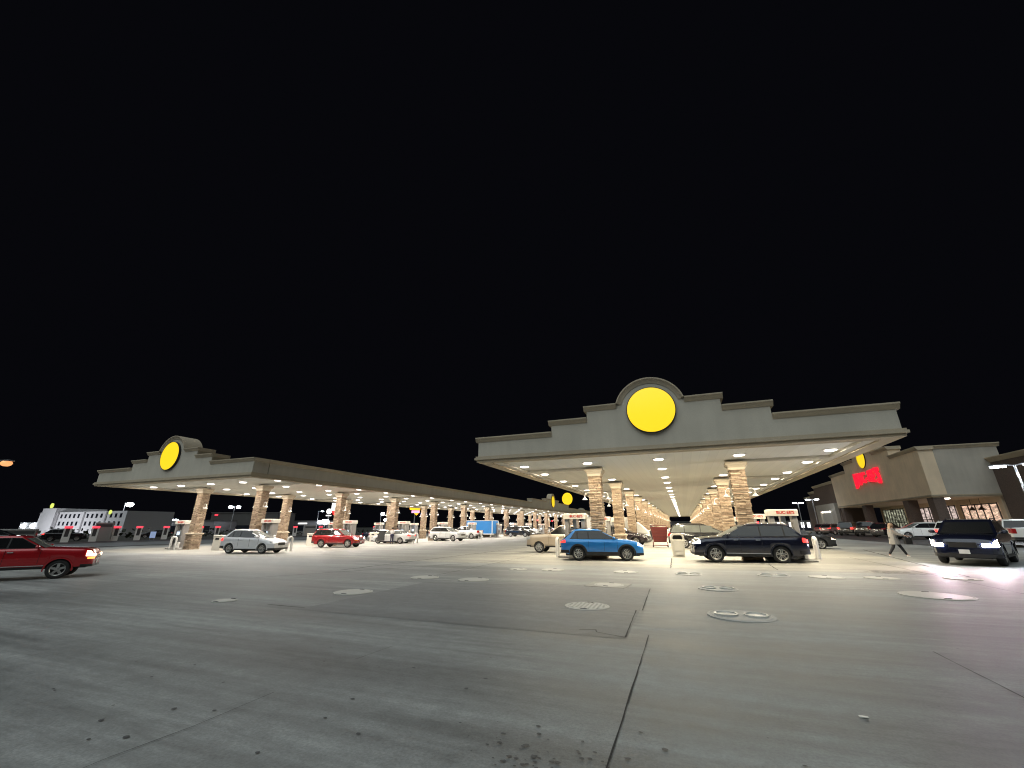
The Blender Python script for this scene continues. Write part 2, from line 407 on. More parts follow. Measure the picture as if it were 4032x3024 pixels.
def blob(m, x, y, r, sq=1, n=9):
    a0 = random.random() * 6
    m.add([(x + r * random.uniform(.7, 1.2) * math.cos(a0 + 2 * PI * k / n), y + sq * r * random.uniform(.7, 1.2) * math.sin(a0 + 2 * PI * k / n), gz(x) + .0085) for k in range(n)], [tuple(range(n))])
m = MB()
for x, y in [(-6.24, 3.77), (-5.23, 3.96), (-4.96, 3.28), (-4.54, 3.4), (-5.33, 2.87), (-4.71, 2.76), (-3.46, 4.12), (-3.38, 3.67), (-3.44, 5.19), (-2.41, 5.16), (-2.47, 4.8), (-4.23, 7.04), (-4.96, 2.62), (-3.4, 2.99), (-2.86, 3.53), (-1.44, 4.23), (-.36, 4.21), (-.57, 4.44)]:
    blob(m, x, y, random.uniform(.018, .032), .8)
for i in range(70): blob(m, random.gauss(-1.15, .28), random.gauss(3.7, .2), random.uniform(.008, .03), .7)
for i in range(60): blob(m, random.uniform(-9, 6), random.uniform(2.5, 9), random.uniform(.006, .02), .8)
for i in range(30):
    x = random.uniform(6.2, 8.6); blob(m, x, 20.6 + random.gauss(0, .35), random.uniform(.04, .16), .5)
tag(m.build('oil_stains', pm('oil and gum spots', (.085, .085, .088), .6, 0, .3, 9), smooth=0), 'dark oil drips and gum spots scattered over the grey concrete', 'stains', kind='stuff')
m = MB()
m.box(-.035, .03, -.02, .02, 0, .006); m.box(-.01, .035, -.03, .0, .006, .01)
tag(m.build('paper_scrap', M['white'], loc=(1.34, 5.47, gz(1.34) + .006)), 'small scrap of white paper lying on bare concrete', 'litter')

# manhole and fuel port covers
def cover(x, y, r, kind, label):
    o = thing('manhole_cover' if kind != 'ports' else 'fuel_port_cover', label, 'ground cover', (x, y, gz(x)), random.uniform(-.2, .2), 'round covers set in the forecourt')
    n = 40
    if kind == 'apron':
        a = MB(); a.box(-r * 1.35, r * 1.3, -r * 1.2, r * 1.15, -.05, .012); a.build('apron', M['cov_apron'], o)
    d = MB()
    d.lathe([(r, -.05), (r, .012), (r - .03, .02), (r - .05, .02), (r - .055, .014), (r - .07, .014), (r - .075, .02), (.02, .021)], n=n)
    if 'ribbed' in label:
        for i in range(-4, 5):
            for j in range(-4, 5):
                if math.hypot(i, j) < 4.4:
                    d.box(i * r / 5.4 - r * .05, i * r / 5.4 + r * .05, j * r / 5.4 - r * .02, j * r / 5.4 + r * .02, .02, .026)
    d.build('plate', M['cov_plate'] if kind != 'ports' else M['cov_port'], o)
    if kind == 'ports':
        for sx in (-.44, .44):
            q = MB(); q.lathe([(r * .36, .015), (r * .36, .045), (r * .3, .05), (r * .29, .03), (.01, .03)], c=(sx * r, 0, 0), n=24)
            q.build('port_lid', M['cov_lid'], o)
    else:
        for sy in (-.8, .8):
            q = MB(); q.box(-.07, .07, sy * r - .02, sy * r + .02, .015, .027); q.build('lift_slot', M['joint'], o)
M['cov_plate'] = pm('galvanised cover', (.47, .46, .42), .5, 0, .2, 7, bump=.1)
M['cov_port'] = pm('port surround', (.40, .395, .375), .6, 0, .2, 6, bump=.1)
M['cov_apron'] = concrete('new concrete apron', (.34, .33, .3), .4)
M['cov_lid'] = pm('port lid', (.62, .61, .57), .4, .2, .2, 9)
for c in [(-2.25, 10.2, .5, 'plain', 'round ribbed steel cover on the dark slab, nearest the camera'), (-2.36, 13.93, .46, 'apron', 'round steel cover on a square concrete apron behind the dark slab'),
          (.85, 10.17, .62, 'ports', 'largest pale round cover with two ring lids, nearest'), (.7, 14.11, .53, 'ports', 'second nearest round cover with two ring lids, in front of the bin'),
          (-.04, 17.94, .48, 'ports', 'farthest round cover with two ring lids, between the blue and navy cars'), (2.78, 18.25, .53, 'ports', 'round cover with two ring lids in front of the navy car'),
          (4.33, 18.11, .52, 'plain', 'pale round cover right of the ring lids before the navy car'), (-2.35, 17.97, .48, 'plain', 'pale round cover on the ground in front of the blue car nose'),
          (-5.32, 17.86, .47, 'plain', 'pale round cover on the ground in front of the blue car tail'), (-6.78, 17.63, .39, 'plain', 'small pale cover just left of the blue car'),
          (5.9, 18.26, .48, 'plain', 'thin pale cover on open concrete near the crack stains'), (5.62, 14.32, .72, 'plain', 'widest pale cover on the right, in the headlight glare'),
          (8.15, 18.72, .46, 'plain', 'rightmost cover, just in front of the glaring headlights'), (-8.86, 10.09, .53, 'plain', 'pale round cover alone on the grey concrete left of centre'),
          (-10.92, 7.86, .28, 'plain', 'leftmost small round cover on the dim concrete'), (-8.92, 13.78, .51, 'plain', 'left of two pale covers side by side left of the slab'),
          (-6.93, 13.74, .53, 'plain', 'right of two pale covers side by side left of the slab')]:
    cover(*c)

# ------------------------------------------------------------------ canopies
SOF = 5.15; BOT = 4.97; Y0 = 19.87; Y1 = 168.0
LINES = [25.4 + 9.12 * i for i in range(16)]

def column_mesh():
    m = MB()
    def wall(z0, z1, h):
        z = z0
        while z < z1 - .02:
            ch = min(random.choice([.05, .06, .07, .09, .11]), z1 - z)
            for face in range(4):
                u = -h
                while u < h - .01:
                    L = random.uniform(.18, .55)
                    if u + L > h - .12: L = h - u
                    p = random.uniform(.0, .05)
                    a, b, z_, zz = u + .002, u + L - .002, z + .0015, z + ch - .0015
                    d = h - .06
                    rot = Matrix.Rotation(face * PI / 2, 4, 'Z')
                    q = .012
                    vs = [(a, -d, z_), (b, -d, z_), (b, -d, zz), (a, -d, zz), (a + q, -h - p, z_ + q), (b - q, -h - p, z_ + q), (b - q, -h - p, zz - q), (a + q, -h - p, zz - q)]
                    m.add([rot @ Vector(v) for v in vs], [(4, 5, 6, 7), (0, 1, 5, 4), (1, 2, 6, 5), (2, 3, 7, 6), (3, 0, 4, 7)])
                    u += L
            z += ch
    wall(-.3, 1.02, .43)
    wall(1.12, 4.6, .35)
    m.box(-.31, .31, -.31, .31, -.3, 4.62)
    return m.mesh('stone column', M['stone'], 0)
def cap_mesh():
    m = MB()
    def ring(h, z): return [(-h, -h, z), (h, -h, z), (h, h, z), (-h, h, z)]
    m.loft([ring(.39, 4.58), ring(.41, 4.62), ring(.41, 4.70), ring(.47, 4.80), ring(.52, 4.86), ring(.52, 5.0)])
    return m.mesh('column cap', M['cap'], 30)
def ledge_mesh():
    m = MB()
    def ring(h, z): return [(-h, -h, z), (h, -h, z), (h, h, z), (-h, h, z)]
    m.loft([ring(.46, 1.0), ring(.51, 1.03), ring(.51, 1.10), ring(.40, 1.15)])
    return m.mesh('column ledge', M['cap'], 30)
def gooseneck_mesh():
    m = MB()
    m.lathe([(.07, .0), (.07, .03)], axis='x', n=12)
    pts = [(0, 0, 0)] + [(.17 - .17 * math.cos(a), 0, .16 + .17 * math.sin(a)) for a in [PI * k / 8 for k in range(9)]] + [(.34, 0, .08)]
    m.tube(pts, .022, 8)
    m.lathe([(.03, .08), (.05, .05), (.15, -.06), (.16, -.08)], c=(.34, 0, 0), n=16)
    m.lathe([(.01, -.055), (.1, -.06), (.1, -.075), (.01, -.08)], c=(.34, 0, 0), n=12, mi=1)
    return m.mesh('gooseneck lamp', [M['white'], M['wallamp']])
CM, CAPM, LEDM, GOOM = column_mesh(), cap_mesh(), ledge_mesh(), gooseneck_mesh()

def xf(mb, mat):
    mb.v = [tuple(mat @ Vector(v)) for v in mb.v]; return mb

def gable(root, mat, u0, u1, uc, tiers, zbase, arch_r, arch_z, D=1.2):
    """stepped parapet along u, outward is -v; built in (u, v, z) and placed by mat"""
    # wall outline, left to right over the top
    steps = [(u0, uc - tiers[0][0], zbase)] + [(uc - tiers[i][0], uc - tiers[i + 1][0], tiers[i][1]) for i in range(len(tiers) - 1)]
    zt = tiers[-1][1]; ah = math.sqrt(arch_r ** 2 - (zt - arch_z) ** 2)
    left = steps + [(uc - tiers[-1][0], uc - ah, zt)]
    right = [(2 * uc - b, 2 * uc - a, z) for a, b, z in left][::-1]
    right[-1] = (right[-1][0], u1, zbase)
    poly = [(u0, 5.28)]
    for a, b, z in left: poly += [(a, z - .05), (b, z - .05)]
    a0 = math.asin((zt - arch_z) / arch_r); n = 20
    ra = arch_r - .05
    poly += [(uc - ra * math.cos(a0 + (PI - 2 * a0) * k / n), arch_z + ra * math.sin(a0 + (PI - 2 * a0) * k / n)) for k in range(n + 1)]
    for a, b, z in right: poly += [(a, z - .05), (b, z - .05)]
    poly.append((u1, 5.28))
    w = MB(); w.prism(poly, 0, D, 'xz'); xf(w, mat).build('fascia', M['fascia'], root)
    c = MB()
    for a, b, z in left + right:
        if abs(b - a) < .02: continue
        ea = .13 if not (abs(a - (uc + ah)) < .01) else -.02
        eb = .13 if not (abs(b - (uc - ah)) < .01) else -.02
        if a > u0 + .01 and a > uc: ea = -.004
        if b < u1 - .01 and b < uc: eb = -.004
        prof = [(D + .06, z), (-.17, z), (-.17, z - .06), (-.13, z - .10), (-.08, z - .17), (-.03, z - .25), (D + .06, z - .25)]
        c.loft([[(a - ea, p[0], p[1]) for p in prof], [(b + eb, p[0], p[1]) for p in prof]])
    rings = []
    for k in range(29):
        a = a0 + (PI - 2 * a0) * k / 28
        rings.append([(uc - r * math.cos(a), y, arch_z + r * math.sin(a)) for r, y in [(arch_r, D + .055), (arch_r, -.165), (arch_r - .06, -.165), (arch_r - .1, -.12), (arch_r - .18, -.06), (arch_r - .27, -.03), (arch_r - .27, D + .055)]])
    c.loft(rings)
    xf(c, mat).build('cornice', M['cornice'], root)

def canopy(name, label, cx, hw, beams=True):
    root = thing(name, label, 'fuel canopy', (0, 0, 0), 0, 'fuel canopies')
    xl, xr = cx - hw, cx + hw
    I = Matrix.Identity(4)
    t2 = [(4.95, 6.89), (3.07, 7.46)]
    gable(root, Matrix.Translation((0, Y0, 0)), xl, xr, cx, t2, 6.31, 1.65, 6.95)
    gable(root, Matrix.Translation((0, Y1, 0)) @ Matrix.Rotation(PI, 4, 'Z'), -xr, -xl, -cx, t2, 6.31, 1.65, 6.95)
    ym = 94.3; s2 = [(14.8, 7.02), (5.1, 7.56)]
    # +X side: u = y
    gable(root, Matrix(((0, -1, 0, xr), (1, 0, 0, 0), (0, 0, 1, 0), (0, 0, 0, 1))), Y0 + 1.27, Y1 - 1.27, ym, s2, 6.305, 1.78, 7.08, D=.9)
    gable(root, Matrix(((0, 1, 0, xl), (-1, 0, 0, 0), (0, 0, 1, 0), (0, 0, 0, 1))), -Y1 + 1.27, -Y0 - 1.27, -ym, s2, 6.305, 1.78, 7.08, D=.9)
    t = MB()
    for o, z0, z1, iw in ((.06, BOT, 5.09, .55), (.15, 5.09, 5.20, .3), (.10, 5.20, 5.277, .3)):
        t.box(xl - o, xr + o, Y0 - o, Y0 + iw, z0, z1); t.box(xl - o, xr + o, Y1 - iw, Y1 + o, z0, z1)
        t.box(xl - o, xl + iw, Y0 + iw + .001, Y1 - iw - .001, z0, z1); t.box(xr - iw, xr + o, Y0 + iw + .001, Y1 - iw - .001, z0, z1)
    t.build('base_trim', M['cornice'], root)
    s = MB(); s.box(xl + .3, xr - .3, Y0 + .3, Y1 - .3, SOF, SOF + .1); s.build('soffit', M['soffit'], root)
    lp = MB()
    q = .56
    lp.box(xl + q, xr - q, Y0 + q, Y0 + q + .4, 5.03, SOF - .002); lp.box(xl + q, xl + q + .4, Y0 + q + .401, Y1 - q, 5.03, SOF - .002); lp.box(xr - q - .4, xr - q, Y0 + q + .401, Y1 - q, 5.03, SOF - .002)
    lp.build('soffit_border', M['beam'], root)
    r = MB(); r.box(xl + .25, xr - .25, Y0 + .25, Y1 - .25, 5.6, 5.7); r.build('roof_deck', M['darkbox'], root)
    for y in LINES:
        for sx in (-1, 1):
            x = cx + sx * 3.87
            co = link('stone_column', CM, root, (x, y, 0)); co.rotation_euler = (0, 0, random.choice([0, PI]))
            k = link('column_cap', CAPM, root, (x, y, 0)); k.parent = co; k.location = (0, 0, 0)
            k = link('column_ledge', LEDM, co); 
            for s_ in (0, PI):
                link('gooseneck_lamp', GOOM, co, (.36 * math.cos(s_), 0, 3.3), s_)
            b = MB()
            if sx < 0: b.box(xl + .97, x + .5, y - .16, y + .16, 5.002, SOF - .003)
            else: b.box(x - .5, xr - .97, y - .16, y + .16, 5.002, SOF - .003)
            b.build('soffit_beam', M['beam'], root)
    return root
NEAR = canopy('fuel_canopy', 'near fuel canopy on stone columns, its stepped front gable right of centre', -.8, 9.15)
FAR = canopy('fuel_canopy', 'left fuel canopy on stone columns seen along its right side', -37.2, 9.6)

lm = MB()
lm.lathe([(.30, 0), (.33, -.012), (.33, -.03), (.25, -.034)], n=20)
lm.lathe([(.25, -.035), (.25, -.05), (.2, -.075), (.02, -.082)], n=20, mi=1)
LIGHTS = []
for col_, pw in (((1, .88, .66), 235), ((1, .92, .83), 200)):
    L = bpy.data.lights.new('ceiling light glow', 'AREA'); L.shape = 'DISK'; L.size = .46; L.energy = pw; L.color = col_; LIGHTS.append(L)
LAMPS = [lm.mesh('canopy lamp', [M['lamp_rim'], M[k]], 50) for k in ('lens', 'lens_left')]
def canopy_lights(cx, sp, where, group, nlines=16, LAMP=None, glow=None):
    rows = ['far left', 'inner left', 'middle', 'inner right', 'far right']
    for r in range(5):
        k = 0
        for i, y in enumerate(LINES[:nlines]):
            for dy in (-2.05, 2.05):
                o = link('ceiling_light', LAMP, None, (cx + (r - 2) * sp, y + dy, SOF))
                tag(o, f'round ceiling light, {ordw(k)} from the front in the {rows[r]} row, {where} canopy', 'light', group)
                q = bpy.data.objects.new('ceiling_light_glow', glow); COL.objects.link(q); q.parent = o; q.location = (0, 0, -.09)
                k += 1
canopy_lights(-.8, 3.87, 'near', 'lights under the near canopy', 16, LAMPS[0], LIGHTS[0])
canopy_lights(-37.2, 3.98, 'left', 'lights under the left canopy', 14, LAMPS[1], LIGHTS[1])
m = MB()
for y in LINES[14:]:
    for r in range(5):
        for dy in (-2.05, 2.05):
            m.lathe([(.25, -.035), (.25, -.06), (.19, -.10), (.02, -.115)], c=(-37.2 + (r - 2) * 3.98, y + dy, SOF), n=10)
tag(m.build('far_ceiling_lights', M['lens_left']), 'tiny ceiling lights at the far end of the left canopy', 'lights', kind='stuff')

def round_sign(r, label, loc, rz, group='round yellow signs', pole=None):
    o = thing('round_sign', label, 'sign', loc, rz, group)
    m = MB(); m.lathe([(r, 0), (r, -.16), (r - .035, -.17), (r - .035, -.15)], axis='y', n=56); m.build('rim', M['sign_rim'], o)
    f = MB(); f.lathe([(r - .036, -.14), (r - .036, -.152), (r - .12, -.164), (.01, -.166)], axis='y', n=56); f.build('face', M['yellow'], o)
    if pole:
        p = MB(); p.tube([(0, .3, -pole), (0, .3, r * .6)], .35, 12); p.build('pole', M['pole'], o)
    return o
round_sign(1.13, 'lit round yellow sign in the arched gable of the near canopy', (-.76, Y0 - .002, 6.97), 0)
round_sign(1.13, 'lit round yellow sign in the arched front gable of the left canopy', (-37.25, Y0 - .002, 6.99), 0)
round_sign(1.28, 'narrow-looking round yellow sign halfway along the side of the left canopy', (-27.6 + .002, 94.3, 7.08), PI / 2)
round_sign(2.75, 'distant round yellow sign on a tall pole rising behind the left canopy', (-48.4, 190, 13.7), -.25, pole=14.2)
# ------------------------------------------------------------------ lettering
def text_mesh(name, s, size, depth, mat, bold=.0, arc=0, space=1.0):
    cu = bpy.data.curves.new(name, 'FONT'); cu.body = s; cu.size = size; cu.extrude = depth; cu.align_x = 'CENTER'; cu.align_y = 'CENTER'
    cu.offset = bold; cu.resolution_u = 3; cu.space_character = space
    o = bpy.data.objects.new(name, cu); COL.objects.link(o)
    dg = bpy.context.evaluated_depsgraph_get(); dg.update()
    me = bpy.data.meshes.new_from_object(o.evaluated_get(dg))
    bpy.data.objects.remove(o); bpy.data.curves.remove(cu)
    if arc:      # taller towards the ends of the word
        h = max(abs(v.co.x) for v in me.vertices)
        for v in me.vertices: v.co.y = v.co.y * (1 + .25 * (v.co.x / h) ** 2) - arc * (v.co.x / h) ** 2 * (1 if v.co.y < 0 else .15)
    rot = Matrix.Rotation(PI / 2, 4, 'X')
    me.transform(rot); me.name = name
    me.materials.clear(); me.materials.append(mat)
    return me
WORD = "BUC-EE'S"
PUMPTXT = text_mesh('header lettering', WORD, .2, .006, M['red_paint'], .004)

# ------------------------------------------------------------------ pumps, hoops, bins
def pump_proto():
    P = {}
    m = MB(); m.cbox(-.68, .68, -.38, .38, 2.14, 2.46, .04); P['header'] = m.mesh('pump header', M['offwhite'])
    m = MB(); m.cbox(-.11, .11, -.3, .3, .14, 2.139, .03); P['post'] = m.mesh('pump post', M['grey'])
    m = MB(); m.cbox(-.30, .30, -.27, .27, .14, 1.62, .04); m.box(-.26, .26, -.285, .285, .5, 1.0, 1); m.box(-.1, .1, -.25, .25, 1.62, 2.139, 0)
    P['dispenser'] = m.mesh('dispenser body', [M['steel'], M['dgrey']])
    m = MB(); m.box(-.2, .2, -.292, -.27, 1.2, 1.5); m.box(-.2, .2, .27, .292, 1.2, 1.5); P['screen'] = m.mesh('dispenser screen', M['screen'])
    m = MB(); m.tube([(-.36, -.2, 1.0), (-.4, -.33, .7), (-.38, -.36, .45), (-.36, -.3, .4), (-.33, -.3, .8), (-.32, -.29, 1.3)], .018, 6)
    m.box(-.36, -.3, -.33, -.25, 1.0, 1.25); P['hose'] = m.mesh('fuel hose', M['black'])
    m = MB(); m.cbox(-1.05, 1.05, -.5, .5, -.3, .14, .06); P['kerb'] = m.mesh('pump kerb', M['cov_apron'])
    m = MB(); m.cbox(-.62, -.42, -.5, -.3, .14, .62, .04, 0); P['bucket'] = m.mesh('washer bucket', M['white'])
    return P
PP = pump_proto()
def pump(x, y, label, full=True):
    o = thing('fuel_pump', label, 'fuel pump', (x, y, gz(x)), 0, 'fuel pumps under the canopies')
    h = link('header', PP['header'], o)
    for sy, rz in ((-.387, 0), (.387, PI)): link('lettering', PUMPTXT, h, (.12 if sy < 0 else -.12, sy, 2.30), rz)
    for sx in (-.5, .5): link('post', PP['post'], o, (sx, 0, 0))
    d = link('dispenser', PP['dispenser'], o); link('screen', PP['screen'], d)
    link('kerb', PP['kerb'], o)
    if full:
        link('hose', PP['hose'], o); link('hose', PP['hose'], o, (0, 0, 0), PI); link('washer_bucket', PP['bucket'], o, (1.1, 0, 0))
def hoop_mesh():
    m = MB(); r = .2
    pts = [(-r, 0, -.1), (-r, 0, .5)] + [(-r * math.cos(a), 0, .85 + r * math.sin(a)) for a in [PI * k / 10 for k in range(11)]] + [(r, 0, .5), (r, 0, -.1)]
    m.tube(pts, .085, 10); return m.mesh('guard hoop', M['white'])
HOOP = hoop_mesh()
def hoop(x, y, label, rz=0):
    tag(link('guard_hoop', HOOP, None, (x, y, gz(x)), rz), label, 'bollard', 'white guard hoops at the island ends')
names = ['first', 'second', 'third', 'fourth', 'fifth', 'sixth', 'seventh', 'eighth', 'ninth', 'tenth']
for i in range(4):
    for side, x in (('left', -6.02), ('right', 4.75)):
        pump(x, LINES[i], f'fuel pump with lettered header, {names[i]} from the front along the {side} side, near canopy', i < 2)
for i in range(9):
    for side, x in (('left', -42.9), ('right', -31.75)):
        pump(x, LINES[i], f'fuel pump with pale header, {names[i]} from the front along the {side} side, left canopy', i < 5)
hoop(-7.35, 25.9, 'white guard hoop half hidden behind the blue car tail', PI / 2)
hoop(6.35, 27.2, 'white guard hoop just behind the navy car tail', PI / 2)
hoop(-42.6, 24.75, 'white guard hoop left of the leftmost stone column', .6)
hoop(-29.9, 26.0, 'white guard hoop beside the silver car nose and second pump', PI / 2)
hoop(-30.1, 44.0, 'white guard hoop behind the white sedan tail', .4)
hoop(-30.1, 61.5, 'white guard hoop beside the pump in front of the blue trailer', .2)
hoop(-29.8, 98, 'small white guard hoop far along the left canopy', .2)

def bin_(x, y, label, rz=0, big=False):
    o = thing('litter_bin', label, 'litter bin', (x, y, gz(x)), rz, 'pale litter bins beside the islands')
    if not big:   # tapered bin with an open arched hood
        m = MB()
        def ring(h, d, z): return [(-h + .04, -d, z), (h - .04, -d, z), (h, -d + .04, z), (h, d - .04, z), (h - .04, d, z), (-h + .04, d, z), (-h, d - .04, z), (-h, -d + .04, z)]
        m.loft([ring(.30, .30, 0), ring(.31, .31, .05), ring(.36, .36, .86), ring(.37, .37, .92), ring(.33, .33, .95)])
        m.build('body', M['offwhite'], o)
        p = MB(); p.box(-.22, .22, -.385, -.30, .12, .3, 0); p.box(-.22, .22, -.372, -.3, .34, .82, 0); p.build('front_panel', M['offwhite'], o)
        h = MB()
        outer = [(-.38, .93), (-.36, 1.16), (-.3, 1.26), (-.2, 1.31), (.2, 1.31), (.3, 1.26), (.36, 1.16), (.38, .93)]
        inner = [(-.29, .93), (-.28, 1.1), (-.22, 1.18), (-.15, 1.2), (.15, 1.2), (.22, 1.18), (.28, 1.1), (.29, .93)]
        n = len(outer); vs = []
        for y_ in (-.35, .35):
            vs += [(a, y_, b) for a, b in outer] + [(a, y_, b) for a, b in inner]
        fs = []
        for i in range(n - 1):
            for b_ in (0, 2 * n): fs.append((b_ + i, b_ + i + 1, b_ + n + i + 1, b_ + n + i))
            fs.append((i, i + 1, 2 * n + i + 1, 2 * n + i)); fs.append((n + i, n + i + 1, 3 * n + i + 1, 3 * n + i))
        h.add(vs, fs); h.build('hood', M['offwhite'], o)
        d = MB(); d.box(-.29, .29, -.02, .30, .93, 1.19); d.build('mouth', M['black'], o)
    else:         # squat square bin with a slot
        m = MB(); m.cbox(-.48, .48, -.4, .4, 0, 1.12, .05); m.build('body', M['offwhite'], o)
        l = MB(); l.cbox(-.5, .5, -.42, .42, 1.12, 1.2, .03); l.build('lid', M['offwhite'], o)
        s = MB(); s.box(-.2, .2, -.412, -.38, .84, 1.0); s.build('slot', M['black'], o)
        s = MB(); s.box(.475, .49, -.16, .16, .84, 1.0); s.build('slot', M['black'], o)
bin_(-.45, 27.9, 'pale tapered litter bin standing between the blue and navy cars', .12)
bin_(-36.7, 25.0, 'pale square bin just behind the silver hatchback tail', .1, True)
bin_(-36.9, 34.9, 'pale square bin behind the red car tail', .1, True)
bin_(-37.2, 45.1, 'pale square bin in front of the white sedan nose', .1, True)
# ------------------------------------------------------------------ vehicles
def lerp(a, b, t): return a + (b - a) * t
def interp(P, x):
    if x <= P[0][0]: return P[0][1]
    for (x0, y0), (x1, y1) in zip(P, P[1:]):
        if x <= x1: return lerp(y0, y1, (x - x0) / (x1 - x0)) if x1 > x0 else y1
    return P[-1][1]
WHEELS = {}
def wheel_meshes(r, w, style):
    k = (r, w, style)
    if k in WHEELS: return WHEELS[k]
    rr = r * .66
    t = MB()
    t.lathe([(rr, -w * .42), (rr + .03, -w * .5), (r - .05, -w * .5), (r - .012, -w * .38), (r, -w * .2), (r, w * .2), (r - .012, w * .38), (r - .05, w * .5), (rr + .03, w * .5), (rr, w * .42)], axis='y', n=32, closed=True)
    tm = t.mesh('tyre', M['rubber'], 50)
    m = MB()
    m.lathe([(rr + .004, .42 * w), (rr + .004, .48 * w), (rr - .02, .5 * w), (rr - .035, .44 * w), (rr - .035, 0)], axis='y', n=32, cap=False)   # rim lip (outer side +y)
    m.lathe([(rr - .03, .10 * w), (.01, .11 * w)], axis='y', n=24, mi=1)
    m.lathe([(rr - .03, -.4 * w), (.01, -.41 * w)], axis='y', n=24, mi=1)
    m.lathe([(.075, .2 * w), (.075, .40 * w), (.055, .44 * w), (.01, .445 * w)], axis='y', n=16)
    n, wd = {'ten': (10, .022), 'twin': (5, .02), 'five': (5, .05), 'six': (6, .055), 'steel': (8, .03)}[style]
    for i in range(n):
        for off in ((-.035, .035) if style == 'twin' else (0,)):
            rot = Matrix.Rotation(2 * PI * i / n, 4, 'Y')
            a, b = .05, rr - .02
            vs = [(off - wd * .8, .22 * w, a), (off + wd * .8, .22 * w, a), (off + wd * .7, .3 * w, b), (off - wd * .7, .3 * w, b),
                  (off - wd * 1.1, .42 * w, a), (off + wd * 1.1, .42 * w, a), (off + wd, .46 * w, b), (off - wd, .46 * w, b)]
            m.add([rot @ Vector(v) for v in vs], [(4, 5, 6, 7), (0, 1, 5, 4), (1, 2, 6, 5), (2, 3, 7, 6), (3, 0, 4, 7)])
    rm = m.mesh('rim', [M['rim'], M['rim_dark']], 30)
    WHEELS[k] = (tm, rm); return WHEELS[k]

BASE = dict(
    suv=dict(L=4.60, W=1.86, wb=2.69, fo=.93, R=.37, top=[(0, .95), (.03, 1.05), (.15, 1.13), (.4, 1.16), (2.9, 1.13), (3.3, 1.12), (3.9, 1.07), (4.25, 1.0), (4.45, .92), (4.55, .82), (4.6, .7)],
             g=(.10, .72, 2.35, 3.42), zg=1.12, H=1.69, pil=[.95, 1.58, 2.45], sill=.30, rails=1, ws='ten', lamp=(.80, .95), tl=(.92, 1.08), dlo=.36),
    big=dict(L=5.04, W=2.0, wb=2.86, fo=.95, R=.39, top=[(0, 1.0), (.03, 1.1), (.15, 1.18), (.4, 1.21), (3.4, 1.2), (3.9, 1.18), (4.5, 1.13), (4.8, 1.06), (4.97, .95), (5.04, .8)],
             g=(.08, .62, 2.75, 3.85), zg=1.19, H=1.79, pil=[.95, 1.98, 2.95], sill=.32, rails=1, ws='twin', lamp=(.86, 1.03), tl=(.92, 1.17), dlo=.2),
    huge=dict(L=5.3, W=2.05, wb=3.07, fo=.98, R=.41, top=[(0, 1.05), (.03, 1.15), (.1, 1.23), (.4, 1.25), (3.7, 1.25), (4.0, 1.24), (5.0, 1.17), (5.2, 1.09), (5.28, .95), (5.3, .8)],
              g=(.05, .38, 3.1, 3.95), zg=1.23, H=1.9, pil=[1.1, 2.2, 3.15], sill=.36, rails=1, ws='six', lamp=(.88, 1.06), tl=(.88, 1.22), dlo=.16),
    hatch=dict(L=4.4, W=1.82, wb=2.64, fo=.88, R=.35, top=[(0, .9), (.03, 1.0), (.12, 1.1), (.4, 1.14), (2.6, 1.1), (3.1, 1.07), (3.8, .98), (4.15, .86), (4.35, .72), (4.4, .58)],
               g=(.10, .75, 2.1, 3.42), zg=1.08, H=1.67, pil=[.95, 1.55, 2.45], sill=.27, rails=0, ws='six', lamp=(.72, .9), tl=(.88, 1.04), dlo=.3),
    sedan=dict(L=4.85, W=1.83, wb=2.77, fo=.96, R=.335, top=[(0, .85), (.03, .97), (.1, 1.05), (.25, 1.09), (1.0, 1.08), (3.1, 1.02), (3.5, .99), (4.2, .9), (4.6, .78), (4.8, .65), (4.85, .52)],
               g=(.5, 1.45, 2.6, 3.8), zg=1.01, H=1.47, pil=[1.2, 1.95, 2.85], sill=.22, rails=0, ws='five', lamp=(.64, .79), tl=(.80, .97), dlo=.3),
    van=dict(L=5.1, W=1.98, wb=3.0, fo=.95, R=.36, top=[(0, .9), (.03, 1.05), (.12, 1.14), (.3, 1.17), (3.2, 1.13), (3.9, 1.1), (4.5, 1.0), (4.9, .84), (5.05, .7), (5.1, .58)],
             g=(.05, .4, 2.9, 4.35), zg=1.12, H=1.78, pil=[1.25, 2.4, 3.25], sill=.25, rails=1, ws='five', lamp=(.72, .9), tl=(.85, 1.25), dlo=.14),
    pickup=dict(L=5.8, W=2.02, wb=3.6, fo=.98, R=.41, top=[(0, 1.15), (.03, 1.3), (1.95, 1.32), (2.0, 1.3), (4.2, 1.3), (4.5, 1.28), (5.4, 1.22), (5.65, 1.16), (5.77, 1.02), (5.8, .85)],
                g=(2.0, 2.15, 3.45, 4.35), zg=1.28, H=1.93, pil=[2.18, 2.95], sill=.42, rails=0, ws='six', lamp=(.92, 1.12), tl=(.92, 1.27), bed=1, dlo=.1),
)

